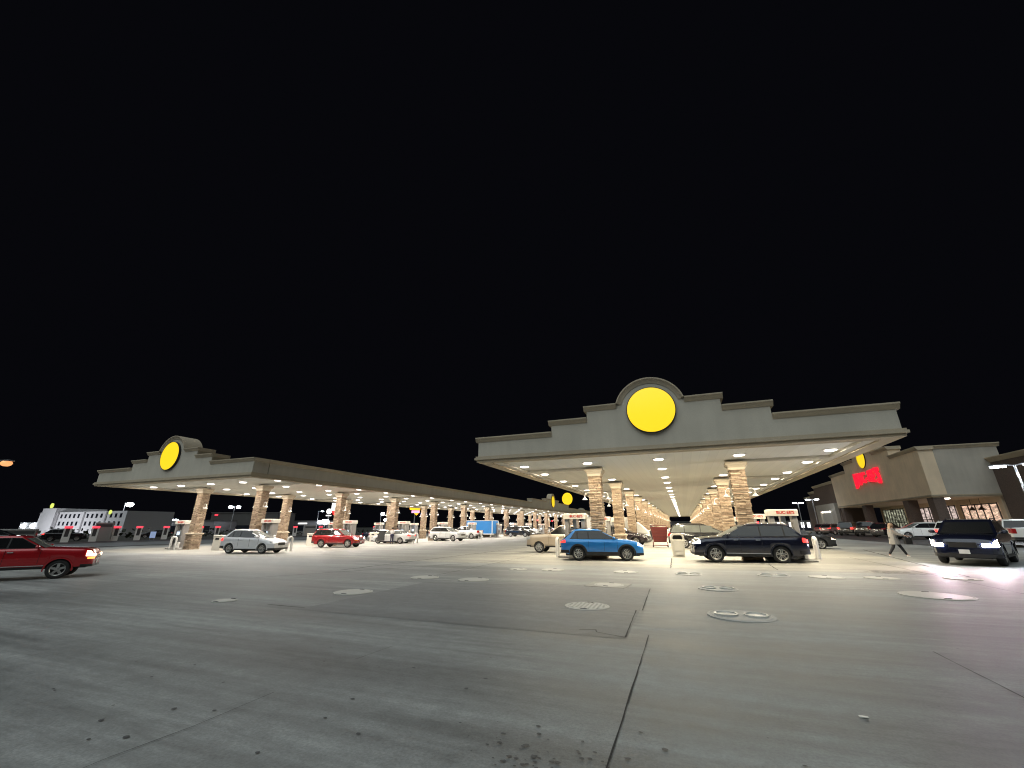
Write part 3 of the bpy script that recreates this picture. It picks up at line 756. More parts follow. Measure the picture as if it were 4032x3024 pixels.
def car(name, label, cat, kind, loc, heading, pmat, group=None, scale=1, lamps='off', tails='off', ws=None, clad=None, glass='glass', detail=2, plate=True, warm=None, chrome=False, over=None):
    s = dict(BASE[kind]); s.update(over or {})
    L, W, wb, R_, H, zg, sill = s['L'], s['W'], s['wb'], s['R'], s['H'], s['zg'], s['sill']
    xf_ = wb / 2 + s['fo']; xr = xf_ - L
    root = thing(name, label, cat, (loc[0], loc[1], gz(loc[0])), heading, group, scale)
    T = [(x + xr, z) for x, z in s['top']]
    hw0 = W / 2
    def hw(x):
        d = min(xf_ - x, x - xr); e = .55
        f = 1 if d > e else 1 - .17 * (1 - d / e) ** 2.2
        return hw0 * f
    def zt(x): return interp(T, x)
    ra = R_ + .055
    def zb(x):
        z = sill
        for xa in (wb / 2, -wb / 2):
            dx = abs(x - xa)
            if dx < ra: z = max(z, R_ + math.sqrt(ra * ra - dx * dx))
        df = xf_ - x; dr = x - xr
        if df < .3: z = max(z, sill - .02 + .12 * (1 - df / .3) ** 2)
        if dr < .4: z = max(z, sill + .04 + .14 * (1 - dr / .4) ** 1.5)
        return z
    xs = {xr, xr + .02, xr + .06, xr + .15, xr + .3, xr + .45, xf_, xf_ - .02, xf_ - .06, xf_ - .14, xf_ - .28, xf_ - .45}
    for xa in (wb / 2, -wb / 2):
        for k in range(15): xs.add(xa - ra * math.cos(PI * k / 14))
        xs.add(xa - ra - .005); xs.add(xa + ra + .005)
    x = xr + .5
    while x < xf_ - .4: xs.add(round(x, 3)); x += .22
    for p in T: xs.add(p[0])
    xs = sorted(xs); keep = [xs[0]]
    for x in xs[1:]:
        if x - keep[-1] > .004: keep.append(x)
    rings = []
    for x in keep:
        w, b, t = hw(x), zb(x), zt(x)
        cr = .035 if xr + .3 < x < xf_ - .1 else .015
        lv = [(.84 * w, b), (.965 * w, b + .012), (.985 * w, max(b + .03, .46)), (1.0 * w, max(b + .06, .68)), (.995 * w, max(b + .09, t - .26)), (.978 * w, max(b + .11, t - .1)), (.93 * w, t - .022), (.80 * w, t + cr * .3), (.4 * w, t + cr)]
        # keep levels rising
        q = []; zz = -1
        for y, z in lv: zz = max(z, zz + .004); q.append((y, zz))
        rings.append([(x, y, z) for y, z in q] + [(x, -y, z) for y, z in q[::-1]])
    B = MB(); B.loft(rings)
    # greenhouse
    gr0, gr1, gf1, gf0 = [v + xr for v in s['g']]
    wbt, wrt = hw0 * .925, hw0 * (.77 if kind not in ('sedan', 'hatch') else .72)
    Hh = H - .05
    def gl(t):  # rear x, front x, half width, z
        return lerp(gr0, gr1, t), lerp(gf0, gf1, t), lerp(wbt, wrt, t), lerp(zg, Hh, t)
    bow = .16
    xm = (gr1 + gf1) / 2 + .1; hf = max(.4, (gf0 - gr0) / 2)
    def za(x, t): return -.085 * t * min(1.4, ((x - xm) / hf) ** 2)
    def gring(t, inset=0, dz=0):
        a, b, w, z = gl(t); a += inset; b -= inset * 1.5; w -= inset * .6
        P = []
        P = []
        for k in range(7):
            q = -1 + 2 * k / 6; P.append((b - bow * q * q, w * q, z + dz + za(b - bow * q * q, t)))
        for k in range(1, 4): xx = lerp(b - bow, a + .05, k / 4); P.append((xx, w, z + dz + za(xx, t)))
        for k in range(7):
            q = 1 - 2 * k / 6; P.append((a + .05 * q * q, w * q, z + dz + za(a, t)))
        for k in range(1, 4): xx = lerp(a + .05, b - bow, k / 4); P.append((xx, -w, z + dz + za(xx, t)))
        return P
    B.loft([gring(0, 0, -.03), gring(.35), gring(.7), gring(1), gring(1, .035, .028), gring(1, .11, .045), gring(1, .3, .058)])
    bodymats = [pmat]
    B.build('body', bodymats, root, smooth=38)
    # under body and wheel wells
    u = MB(); u.box(xr + .25, xf_ - .22, -hw0 + .27, hw0 - .27, sill - .05, sill + .5); u.build('underbody', M['black'], root, smooth=0)
    # windows
    off = .006
    def wpt(x, t, sgn):
        a, b, w, z = gl(t); return (x, sgn * (w + off), z + za(x, t))
    t0, t1 = .07, .90
    pil = [p + xr for p in s['pil']]
    def fx(t): a, b, w, z = gl(t); return b - bow - .07
    def rx(t): a, b, w, z = gl(t); return a + s['dlo'] * (1 - .25 * t)
    edges = [None] + pil[1:] + [None] if kind == 'pickup' else [None] + pil + [None]
    def edge(i, t):
        if edges[i] is None: return rx(t) if i == 0 else fx(t)
        return edges[i]
    gm = M[glass]
    for sgn in (-1, 1):
        w = MB(); vs = []; off = .003
        for k in range(9):
            for t in (t0 - .04, .5, t1 + .03):
                vs.append(wpt(lerp(rx(t) + .01, fx(t) + .01, k / 8), t, sgn))
        off = .006
        w.add(vs, [(3 * k + j, 3 * k + 3 + j, 3 * k + 4 + j, 3 * k + 1 + j) for k in range(8) for j in range(2)])
        w.build('window_trim', M['black'], root)
        for i in range(len(edges) - 1):
            g = .03
            x00, x01 = edge(i, t0) + g, edge(i, t1) + g
            x10, x11 = edge(i + 1, t0) - g, edge(i + 1, t1) - g
            if x11 - x01 < .08: x01 = x11 - .08
            if x10 - x00 < .12: continue
            w = MB()
            vs = []
            for k in range(5):
                q = k / 4
                vs.append(wpt(lerp(x00, x10, q), t0, sgn)); vs.append(wpt(lerp(lerp(x00, x10, q), lerp(x01, x11, q), .55), lerp(t0, t1, .55), sgn)); vs.append(wpt(lerp(x01, x11, q), t1, sgn))
            w.add(vs, [(3 * k + j, 3 * k + 3 + j, 3 * k + 4 + j, 3 * k + 1 + j) for k in range(4) for j in range(2)])
            w.build('side_window', gm, root)
    for nm, fr in (('windshield', True), ('rear_window', False)):
        w = MB(); vs = []
        for j in range(4):
            t = lerp(.06, .93, j / 3); a, b, ww, z = gl(t)
            for k in range(9):
                q = -.9 + 1.8 * k / 8
                xx = (b - bow * q * q + .008) if fr else (a + .05 * q * q - .008); vs.append((xx, ww * q, z + .004 + za(xx, t)))
        w.add(vs, [(9 * j + k, 9 * j + k + 1, 9 * j + k + 10, 9 * j + k + 9) for j in range(3) for k in range(8)])
        w.build(nm, M['glass_pale'] if (fr and glass == 'glass' and detail > 1) else gm, root)
    # wrap-round strips at the ends
    def wrap(m, z0, z1, back, inner, sgn, front=True, o=.012, mi=0, taper=0):
        xe = xf_ if front else xr; d = -1 if front else 1
        P = []
        for k in range(9):
            xx = xe + d * back * (1 - k / 8); P.append((xx, hw(xx) + o))
        we = hw(xe); P.append((xe - d * o, we - .01)); P.append((xe - d * o, lerp(we, inner * hw0, .5))); P.append((xe - d * o, inner * hw0))
        n = len(P); vs = []
        for i, (xx, yy) in enumerate(P):
            q = i / (n - 1); zz0 = z0 + taper * (1 - q) * .5; zz1 = z1 + taper * (1 - q)
            # follow the shell inwards under the top edge
            lim = zt(max(xr + .05, min(xf_ - .05, xx))) - .04
            zz1 = min(zz1, max(lim, zz0 + .03))
            vs.append((xx, sgn * yy, zz0)); vs.append((xx, sgn * yy, zz1))
        m.add(vs, [(2 * i, 2 * i + 1, 2 * i + 3, 2 * i + 2) for i in range(n - 1)], mi)
    lm_ = {'off': M['head_off'], 'on': M['head_on'], 'beam': M['head_beam'], 'warm': M['head_warm']}[lamps]
    for sgn in (-1, 1):
        h = MB(); wrap(h, s['lamp'][0] - (.14 if lamps == 'beam' else .02), s['lamp'][1] - .02, .30, .56, sgn, True, taper=.05)
        ho = h.build('headlight', lm_, root)
        t = MB(); wrap(t, s['tl'][0], s['tl'][1], .26, .62, sgn, False, taper=.04); t.build('taillight', M['tail_on' if tails == 'on' else 'tail_off'], root)
        if warm and sgn == warm:
            a = MB(); wrap(a, s['lamp'][0] - .12, s['lamp'][0] - .04, .22, .7, sgn, True); a.build('marker_light', M['amber'], root)
    g = MB()
    zl = s['lamp'][0] - .03
    wf = hw(xf_)
    g.box(xf_ - .01, xf_ + .008, -wf * .5, wf * .5, zl - .13, zl + .06)
    go = g.build('grille', M['black'], root, smooth=0)
    if chrome:
        g = MB()
        for z in (zl - .13, zl - .03, zl + .07): g.box(xf_ + .006, xf_ + .02, -wf * .5, wf * .5, z, z + .035)
        g.build('grille_bar', M['chrome'], root, smooth=0)
    b = MB()
    for sgn in (-1, 1): wrap(b, sill + (.0 if chrome != 2 else .08), sill + (.12 if chrome != 2 else .3), .40, 0.0, sgn, True, .010)
    b.build('front_bumper', M['chrome'] if chrome == 2 else M['black'], root)
    b = MB()
    for sgn in (-1, 1): wrap(b, sill + .10, sill + .26, .45, 0.0, sgn, False, .010)
    b.build('rear_bumper', M['chrome'] if (chrome == 2 and kind == 'pickup') else M['black'], root)
    if plate:
        p = MB(); p.box(xf_ + .012, xf_ + .024, -.15, .15, sill + .12, sill + .27); p.build('licence_plate', M['plate'], root, smooth=0)
        p = MB(); p.box(xr - .026, xr - .012, -.15, .15, sill + .42, sill + .57); p.build('licence_plate', M['plate'], root, smooth=0)
    if kind == 'pickup':
        c = MB(); c.box(xr + .06, gr0 - .06, -hw0 * .84, hw0 * .84, 1.27, 1.315); c.build('bed_cover', M['black'], root, smooth=0)
    cm = M['black'] if clad else pmat
    # arch lips and sills
    for xa in (wb / 2, -wb / 2):
        for sgn in (-1, 1):
            m = MB(); vs = []; n = 18
            lw = .085 if clad else .03
            for k in range(n + 1):
                a = -.16 + (PI + .32) * k / n
                for rr_, oo in ((ra - .015, .018), (ra + lw, .018), (ra + lw + .012, -.01)):
                    xx = xa + rr_ * math.cos(a); vs.append((xx, sgn * (hw(min(max(xx, xr), xf_)) + oo), R_ + rr_ * math.sin(a)))
            m.add(vs, [(3 * k + j, 3 * k + 3 + j, 3 * k + 4 + j, 3 * k + 1 + j) for k in range(n) for j in range(2)])
            m.build('wheel_arch', cm if clad else pmat, root)
    for sgn in (-1, 1):
        m = MB(); x0, x1 = -wb / 2 + ra + .02, wb / 2 - ra - .02; w_ = hw0 * .985
        h_ = .17 if clad else .07
        m.box(x0, x1, min(sgn * (w_ - .05), sgn * (w_ + .022)), max(sgn * (w_ - .05), sgn * (w_ + .022)), sill - .015, sill + h_)
        if chrome: m.box(x0, x1, min(sgn * w_, sgn * (w_ + .03)), max(sgn * w_, sgn * (w_ + .03)), sill + h_ + .03, sill + h_ + .06, 1)
        m.build('side_sill', [M['black'], M['chrome']], root, smooth=0)
    if detail > 1:
        dm = MB()
        for sgn in (-1, 1):
            for p in pil[-2:] + [fx(0) - .02]:
                xx = p; y = sgn * (hw(xx) * .998)
                dm.box(xx - .006, xx + .006, y - .004, y + .004, max(sill + .2, zb(xx) + .02), zg - .06)
        dm.build('door_seam', M['black'], root, smooth=0)
        for sgn in (-1, 1):
            for p in pil[-2:]:
                hm = MB(); y = sgn * (hw0 + .012); hm.box(p + .07, p + .27, y - .02, y + .02, zg - .17, zg - .13); hm.build('door_handle', M['chrome'] if chrome else pmat, root)
    for sgn in (-1, 1):
        m = MB(); xm = fx(.12) - .06; m.ball((xm, sgn * (hw0 + .10), zg + .09), .1, 0, 10, (.75, 1.1, .75)); m.tube([(xm, sgn * (hw0 - .08), zg + .02), (xm, sgn * (hw0 + .06), zg + .06)], .025, 6)
        m.build('mirror', pmat if not chrome else M['chrome'] if chrome == 2 else pmat, root)
        if s['rails']:
            m = MB(); y = sgn * (wrt - .06); m.tube([(gr1 + .15, y, H - .03), (gr1 + .25, y, H + .035), (gf1 - .45, y, H + .035), (gf1 - .3, y, H - .02)], .018, 6)
            m.build('roof_rail', M['black'] if not chrome else M['steel'], root)
    # wheels
    tm, rm = wheel_meshes(R_, .235, ws or s['ws'])
    for xa in (wb / 2, -wb / 2):
        for sgn in (-1, 1):
            w = link('wheel', tm, root, (xa, sgn * (hw0 - .135), R_), 0 if sgn > 0 else PI)
            link('rim', rm, w)
    return root

P_ = {k: paint('car paint ' + k, c, mt, ro) for k, c, mt, ro in [
    ('blue', (.02, .20, .58), .15, .3), ('navy', (.006, .008, .022), .3, .22), ('sand', (.46, .38, .29), .3, .35), ('white', (.74, .74, .72), 0, .3),
    ('silver', (.80, .80, .82), .05, .33), ('red', (.40, .010, .016), .35, .25), ('deepred', (.42, .006, .012), .2, .3), ('black', (.010, .010, .012), .2, .22),
    ('charcoal', (.045, .045, .047), .5, .28), ('grey', (.14, .13, .14), .5, .3), ('maroon', (.09, .012, .015), .4, .3), ('mauve', (.19, .10, .10), .4, .35), ('plum', (.018, .012, .018), .3, .25)]}

UNDER = 'vehicles under the canopies'; PARK = 'vehicles parked by the store'
car('blue_suv', 'bright blue compact suv with black wheel arches, crossing in front of the near canopy', 'suv', 'suv', (-4.35, 24.15), R(13), P_['blue'], UNDER, .94, 'on', 'on', clad=True)
car('navy_suv', 'dark navy suv with chrome strips and lit red taillight, right of the litter bin', 'suv', 'big', (2.65, 24.75), R(186), P_['navy'], UNDER, 1.0, 'on', 'on', chrome=1)
car('pickup_truck', 'tan pickup truck whose hood shows left of the blue suv', 'pickup truck', 'pickup', (-7.95, 30.1), R(184), P_['sand'], UNDER, .95, 'off', 'off', ws='six', over=dict(R=.38))
car('dark_suv', 'black crossover parked directly behind the blue suv nose', 'suv', 'suv', (-5.6, 43.6), R(-8), P_['plum'], UNDER, 1.05, 'off')
car('white_sedan', 'white sedan behind the black crossover under the near canopy', 'car', 'sedan', (-5.9, 50.5), R(-4), P_['white'], UNDER, 1.0, 'off', detail=1)
car('black_pickup', 'black pickup with a large front tyre left of the maroon cart', 'pickup truck', 'pickup', (-5.9, 54.6), R(-4), P_['black'], UNDER, 1.0, detail=1)
car('red_sedan', 'small red car mostly hidden behind the black pickup', 'car', 'sedan', (-6.3, 58.5), R(0), P_['red'], UNDER, 1.0, detail=1)
car('white_pickup', 'white crew cab pickup seen above the maroon cart', 'pickup truck', 'pickup', (-4.6, 64.5), R(-2), P_['white'], UNDER, 1.05, detail=1, glass='glass_pale')
car('black_van', 'long black van filling the lane behind the litter bin', 'van', 'van', (1.55, 38.9), R(-3), P_['black'], UNDER, 1.05, glass='glass_pale')
car('white_suv', 'white boxy suv behind the black van roof, near canopy', 'suv', 'huge', (3.4, 56.5), R(178), P_['white'], UNDER, 1.0, detail=1)
car('white_hatchback', 'white car with sloping windshield behind the navy suv hood', 'car', 'hatch', (4.6, 45.0), R(176), P_['white'], UNDER, 1.05, detail=1, glass='glass_pale')
car('grey_sedan', 'charcoal sedan with lit headlight poking out right of the navy suv', 'car', 'sedan', (7.7, 39.0), R(8), P_['charcoal'], UNDER, 1.08, 'warm')
car('white_wagon', 'white car far down the lane below the dark gap in the columns', 'car', 'hatch', (-2.6, 78), R(0), P_['white'], UNDER, 1.0, detail=1)
car('grey_hatchback', 'light grey car far down the lane right of the black van roof', 'car', 'hatch', (2.4, 86), R(180), P_['silver'], UNDER, 1.0, detail=1)

car('silver_hatchback', 'silver compact suv in front of the left canopy', 'suv', 'hatch', (-30.0, 23.0), R(14), P_['silver'], UNDER, 1.0, 'off', 'on', ws='steel', over=dict(R=.35))
car('red_suv', 'large shiny red suv with headlights on under the left canopy', 'suv', 'huge', (-30.75, 32.3), R(14), P_['red'], UNDER, .87, 'on', warm=-1, chrome=1)
WS = car('white_saloon', 'white saloon with an open front door under the left canopy', 'car', 'sedan', (-31.9, 41.9), R(190), P_['white'], UNDER, 1.0, 'off', 'on', glass='glass_pale')
d = MB(); d.add([(.55, .9, .32), (1.0, 1.75, .32), (1.0, 1.75, .93), (.55, .9, .95), (.60, 1.0, 1.38), (.88, 1.5, 1.36)], [(0, 1, 2, 3), (3, 2, 5, 4)])
d.build('open_door', M['dgrey'], WS)
car('white_crossover', 'white three row suv under the left canopy, nearest to the blue trailer', 'suv', 'big', (-29.75, 51.0), R(-5), P_['white'], UNDER, 1.0, 'off', chrome=1)
car('silver_coupe', 'silver car partly hidden behind the white saloon nose', 'car', 'sedan', (-38.2, 49.0), R(6), P_['silver'], UNDER, 1.0, detail=1)
car('blue_sedan', 'dark blue car behind the red suv nose', 'car', 'sedan', (-41.5, 51.5), R(10), P_['navy'], UNDER, 1.0, detail=1)
car('white_truck', 'white pickup behind the white three row suv', 'pickup truck', 'pickup', (-33.2, 62.0), R(180), P_['white'], UNDER, 1.0, detail=1)
car('black_suv', 'black suv coupled at the right end of the blue trailer', 'suv', 'huge', (-29.0, 76.5), R(-6), P_['black'], UNDER, 1.0, 'off', detail=1, chrome=1)
car('white_jeep', 'white suv right of the black suv under the left canopy', 'suv', 'huge', (-31.4, 88.5), R(-4), P_['white'], UNDER, 1.0, detail=1)
car('grey_suv', 'dark grey suv farthest right among cars under the left canopy', 'suv', 'suv', (-34.5, 110.5), R(180), P_['grey'], UNDER, 1.05, detail=1)
car('silver_sedan', 'silver saloon between the white suv and the grey suv, left canopy', 'car', 'sedan', (-36.0, 102), R(0), P_['silver'], UNDER, 1.0, detail=1)

RED = car('red_pickup', 'red pickup truck driving in at the left edge with its headlight lit', 'pickup truck', 'pickup', (-23.17, 8.205), R(57), P_['deepred'], None, .77, 'warm', warm=-1, chrome=1, ws='five', over=dict(L=6.0, fo=1.15, R=.43, sill=.5, H=1.96, zg=1.38, lamp=(.98, 1.22), tl=(1.0, 1.3), top=[(0, 1.2), (.03, 1.38), (1.95, 1.4), (2, 1.38), (4.2, 1.40), (4.5, 1.38), (5.6, 1.33), (5.85, 1.27), (5.97, 1.1), (6.0, .8)]))
CHEV = car('dark_suv', 'dark suv facing the camera with glaring headlights, far right', 'suv', 'suv', (12.25, 26.3), R(237), P_['navy'], None, 1.1, 'beam', glass='glass', detail=1)

# parked row
for k, lab, kind, loc, hd, col, tl in [
    ('maroon_suv', 'maroon suv in the parked row, leftmost, in front of the grey portal', 'suv', (25.8, 102.0), 62, 'maroon', 'off'),
    ('mauve_suv', 'dusty mauve suv with a lit taillight in the parked row', 'suv', (25.0, 92.5), 40, 'mauve', 'on'),
    ('black_suv', 'tall black suv in the parked row, right of the mauve suv', 'huge', (25.0, 84.5), 60, 'black', 'on'),
    ('black_pickup', 'black pickup with pale tailgate plate in the parked row', 'pickup', (25.4, 79.0), 62, 'black', 'off'),
    ('plum_suv', 'dark plum suv in the parked row just left of the walking person', 'suv', (26.0, 73.5), 40, 'plum', 'off')]:
    car(k, lab, 'suv' if 'suv' in k else 'pickup truck', kind, loc, R(hd), P_[col], PARK, 1.08, 'off', tl)
car('white_crossover', 'white crossover in the parked row just right of the walking person', 'suv', 'suv', (24.6, 62.5), R(188), P_['white'], PARK, 1.08)
car('red_hatchback', 'red car squeezed between two white cars in the parked row', 'car', 'hatch', (26.8, 59.5), R(70), P_['red'], PARK, 1.0, detail=1)
car('white_wagon', 'white suv with a lit red lamp behind the glaring headlights', 'suv', 'huge', (25.0, 54.0), R(35), P_['white'], PARK, .98, 'off', 'on')
car('white_pickup', 'white pickup at the right edge of the parked row', 'pickup truck', 'pickup', (23.6, 44.6), R(72), P_['white'], PARK, 1.0, 'off', 'off')

# enclosed trailer and box truck
def box_on_wheels(name, label, cat, loc, hd, L, W, z0, z1, mat, wx, group=None, cab=None):
    o = thing(name, label, cat, (loc[0], loc[1], gz(loc[0])), hd, group)
    m = MB(); m.cbox(-L / 2, L / 2, -W / 2, W / 2, z0, z1, .08); m.build('box_body', mat, o)
    t = MB()
    for x in (-L / 2, L / 2): 
        for y in (-W / 2, W / 2): t.box(x - .06, x + .06, y - .06, y + .06, z0 - .02, z1 - .05)
    t.box(-L / 2 - .02, L / 2 + .02, -W / 2 - .02, W / 2 + .02, z1 - .04, z1 + .04); t.box(-L / 2 - .02, L / 2 + .02, -W / 2 - .02, W / 2 + .02, z0 - .1, z0 + .06)
    t.build('edge_trim', M['white'], o)
    tm, rm = wheel_meshes(.36, .235, 'steel')
    for x in wx:
        for s in (-1, 1):
            w = link('wheel', tm, o, (x, s * (W / 2 - .1), .36), 0 if s > 0 else PI); link('rim', rm, w)
    if cab:
        c = MB(); c.loft([[(L / 2 + .1, -W * .44, z0 - .1), (L / 2 + .1, W * .44, z0 - .1), (L / 2 + .1, W * .42, 2.2), (L / 2 + .1, -W * .42, 2.2)], [(L / 2 + 1.1, -W * .44, z0 - .1), (L / 2 + 1.1, W * .44, z0 - .1), (L / 2 + .9, W * .4, 2.15), (L / 2 + .9, -W * .4, 2.15)], [(L / 2 + 2.0, -W * .42, z0 - .1), (L / 2 + 2.0, W * .42, z0 - .1), (L / 2 + 1.9, W * .4, 1.25), (L / 2 + 1.9, -W * .4, 1.25)]])
        c.build('cab', M['white'], o)
        g = MB(); g.box(L / 2 + .25, L / 2 + .85, -W * .435, -W * .42, 1.35, 2.0); g.box(L / 2 + .25, L / 2 + .85, W * .42, W * .435, 1.35, 2.0); g.build('cab_window', M['glass'], o)
    else:
        h = MB(); h.tube([(L / 2, -.5, z0), (L / 2 + 1.2, 0, z0)], .05, 6); h.tube([(L / 2, .5, z0), (L / 2 + 1.2, 0, z0)], .05, 6); h.build('tow_bar', M['dgrey'], o)
        f = MB(); f.box(-.9, .9, -W / 2 - .16, -W / 2 - .02, .62, .7); f.box(-.9, .9, W / 2 + .02, W / 2 + .16, .62, .7); f.build('fender', M['white'], o)
    return o
box_on_wheels('enclosed_trailer', 'blue enclosed cargo trailer with white edges under the left canopy', 'trailer', (-34.6, 70.5), R(-4), 6.4, 2.3, .62, 2.85, pm('trailer blue', (.02, .20, .55), .4, 0, .05), (-.42, .42))
box_on_wheels('box_truck', 'white box truck partly hidden behind the nearest left stone column', 'truck', (-7.6, 46.5), R(0), 4.6, 2.2, .85, 2.6, M['white'], (-1.4, 3.2), cab=True)
# ------------------------------------------------------------------ store
XS, XM, YA, YB = 30.9, 37.7, 71.6, 108.4
g0 = gz(34) - .05
STORE = thing('store', 'large tan store with stepped parapet, arcade and lit shop windows at right', 'store', (0, 0, 0))
def profile_strip(m, a, b, z, D, out=.28, h=.5, axis='y', at=0, sgn=-1, ea=.15, eb=.15, mi=0):
    prof = [(-D * sgn, z), (out * sgn, z), (out * sgn, z - .12), (out * .75 * sgn, z - .2), (out * .4 * sgn, z - h * .7), (.05 * sgn, z - h), (-D * sgn, z - h)]
    r = []
    for u in (a - ea, b + eb):
        r.append([((at + p, u, q) if axis == 'y' else (u, at + p, q)) for p, q in prof])
    m.loft(r, mi=mi)
# portico walls above the arcade
yc = 90.0
steps = [(YA, 79.9, 12.0), (79.9, 85.6, 13.45), (85.6, 94.4, 14.3), (94.4, 99.6, 13.45), (99.6, YB, 12.0)]
poly = [(YA, 5.4)]
for a, b, z in steps: poly += [(a, z - .1), (b, z - .1)]
poly.append((YB, 5.4))
m = MB(); m.prism(poly, XS, XS + 1.6, 'yz'); m.build('portico_wall', M['store_stucco'], STORE)
m = MB(); m.box(XS + 1.61, XM + 1.2, YA, YA + .5, 5.4, 11.9); m.build('end_wall', M['store_grey'], STORE)
m = MB(); m.box(XS + 1.61, XM + 1.2, YB - .5, YB, 5.4, 11.9); m.build('end_wall', M['store_grey'], STORE)
m = MB(); m.box(XS + .02, XM + .5, YA + .02, YB - .02, 5.28, 5.398); m.build('arcade_ceiling', M['store_stucco'], STORE)
m = MB()
for a, b, z in steps:
    profile_strip(m, a, b, z, 1.7, at=XS, ea=(.2 if a <= yc else -.001), eb=(.2 if b >= yc else -.001))
profile_strip(m, XS + 1.7, XM + 1.2, 12.0, .6, axis='x', at=YA, ea=.0, eb=.3)
profile_strip(m, XS, XM - .01, 5.62, .02, out=.12, h=.2, axis='x', at=YA - .003, ea=.1, eb=0)
profile_strip(m, YA, YB, 5.62, .02, out=.12, h=.2, at=XS - .003, ea=.1, eb=.1)
m.build('cornice', M['cornice'], STORE)
m = MB(); m.box(XM + .02, XM + .6, 18, YA - .01, g0, 9.6); m.build('brick_wall', M['brick'], STORE)
m = MB(); m.box(XM + .02, XM + .6, YA + .5, YB - .5, g0, 5.27); m.build('shop_front_wall', M['store_stucco'], STORE)
m = MB(); profile_strip(m, 18, YA - .02, 10.05, .8, at=XM + .02, out=.4, h=.6, eb=0); m.build('cornice', M['cornice'], STORE)
m = MB(); m.box(XM + .65, 80, 18, 140, 9.0, 9.4); m.build('roof', M['darkbox'], STORE)
m = MB(); m.box(XS - 2.2, XM + .02, 50, 140, g0 - .1, g0 + .13); m.build('walkway', M['cov_apron'], STORE)
for y0_, x_ in ((71.75, XS + .05), (78.6, XS + .05), (94.4, XS + .05), (105.6, XS + .05)):
    m = MB(); m.box(x_, x_ + 1.15, y0_, y0_ + 1.5, g0, 5.27); c = m.build('arcade_column', M['brick'], STORE)
    m = MB(); m.box(x_ - .08, x_ + 1.23, y0_ - .08, y0_ + 1.58, g0, g0 + .9); m.build('column_base', M['cornice'], c)
def window(y0_, y1_, z0, z1, n, mat, bars=(2.3,)):
    w = MB(); w.box(XM - .06, XM + .0, y0_, y1_, z0, z1); w.build('shop_window', mat, STORE)
    f = MB(); t = .07
    for i in range(n + 1):
        y = y0_ + (y1_ - y0_) * i / n; f.box(XM - .14, XM - .061, y - t, y + t, z0 - .06, z1 + .1)
    for z in (z0,) + tuple(bars) + (z1,): f.box(XM - .135, XM - .062, y0_, y1_, z - t, z + t)
    f.build('window_frame', M['mullion'], STORE)
window(73.0, 80.6, .9, 4.5, 5, M['win_a'])
window(82.2, 95.3, .5, 4.55, 9, M['win_c'], (2.7,))
window(98.0, 106.5, .7, 4.7, 8, M['win_b'], (2.3,))
for y in (75.5, 77.5, 84.0):
    m = MB(); m.lathe([(.05, .5), (.1, .4), (.34, .1), (.38, 0), (.3, 0)], c=(XM - .45, y, 3.75), n=14); m.tube([(XM - .45, y, 4.2), (XM - .45, y, 5.27)], .02, 6); m.build('pendant_shade', M['mullion'], STORE)
m = MB(); m.lathe([(.28, 0), (.26, -.1), (.02, -.14)], c=(33.5, 74.2, 5.28), n=14); m.build('arcade_lamp', M['wallamp'], STORE)
# far brick wing with a pale lit portal
WING = thing('store_wing', 'brick wing with stepped parapet and pale lit portal left of the store', 'building', (0, 0, 0))
m = MB(); m.prism([(YB + .02, g0), (YB + .02, 10.6), (124, 10.6), (124, 9.5), (128.5, 9.5), (128.5, 8.5), (133, 8.5), (133, g0)], XS + .3, XS + 6, 'yz'); m.build('wall', M['brick'], WING)
m = MB()
for a, b, z in ((YB + .3, 124, 11.0), (124, 128.5, 9.9), (128.5, 133, 8.9)): profile_strip(m, a, b, z, 3, at=XS + .3, out=.3, h=.5, ea=0, eb=.2)
m.build('cornice', M['cornice'], WING)
m = MB()
m.box(XS - .3, XS + .29, 109.5, 112.3, g0, 5.0); m.box(XS - .3, XS + .29, 120.5, 123.3, g0, 5.0); m.box(XS - .3, XS + .29, 109.5, 123.3, 5.001, 6.4)
m.build('portal', M['store_grey'], WING)
m = MB(); m.box(XS + .1, XS + .28, 112.31, 120.49, g0, 4.99); m.build('portal_back', pm('portal panel', (.5, .48, .45), .7), WING)
for i in range(5):
    m = MB(); y = 112.9 + i * 1.75; m.box(XS - .1, XS + .12, y - .12, y + .12, 4.7, 4.9); m.build('portal_lamp', M['wallamp'], WING)
# letters and disc on the store
LET = text_mesh('store letters', WORD, 2.5, .14, M['red_letter'], .045, arc=.55, space=1.16)
o = link('letter_sign', LET, None, (XS - .16, 89.9, 9.75), -PI / 2); o.scale = (1.0, 1, 1)
h_ = max(v.co.x for v in LET.vertices); k_ = 5.4 / h_
for v in LET.vertices: v.co.x *= k_
tag(o, 'glowing red letters on the tan store wall below the round sign', 'sign')
round_sign(1.75, 'narrow-looking round yellow sign high on the store above the red letters', (XS + .001, 90.1, 13.1), -PI / 2)

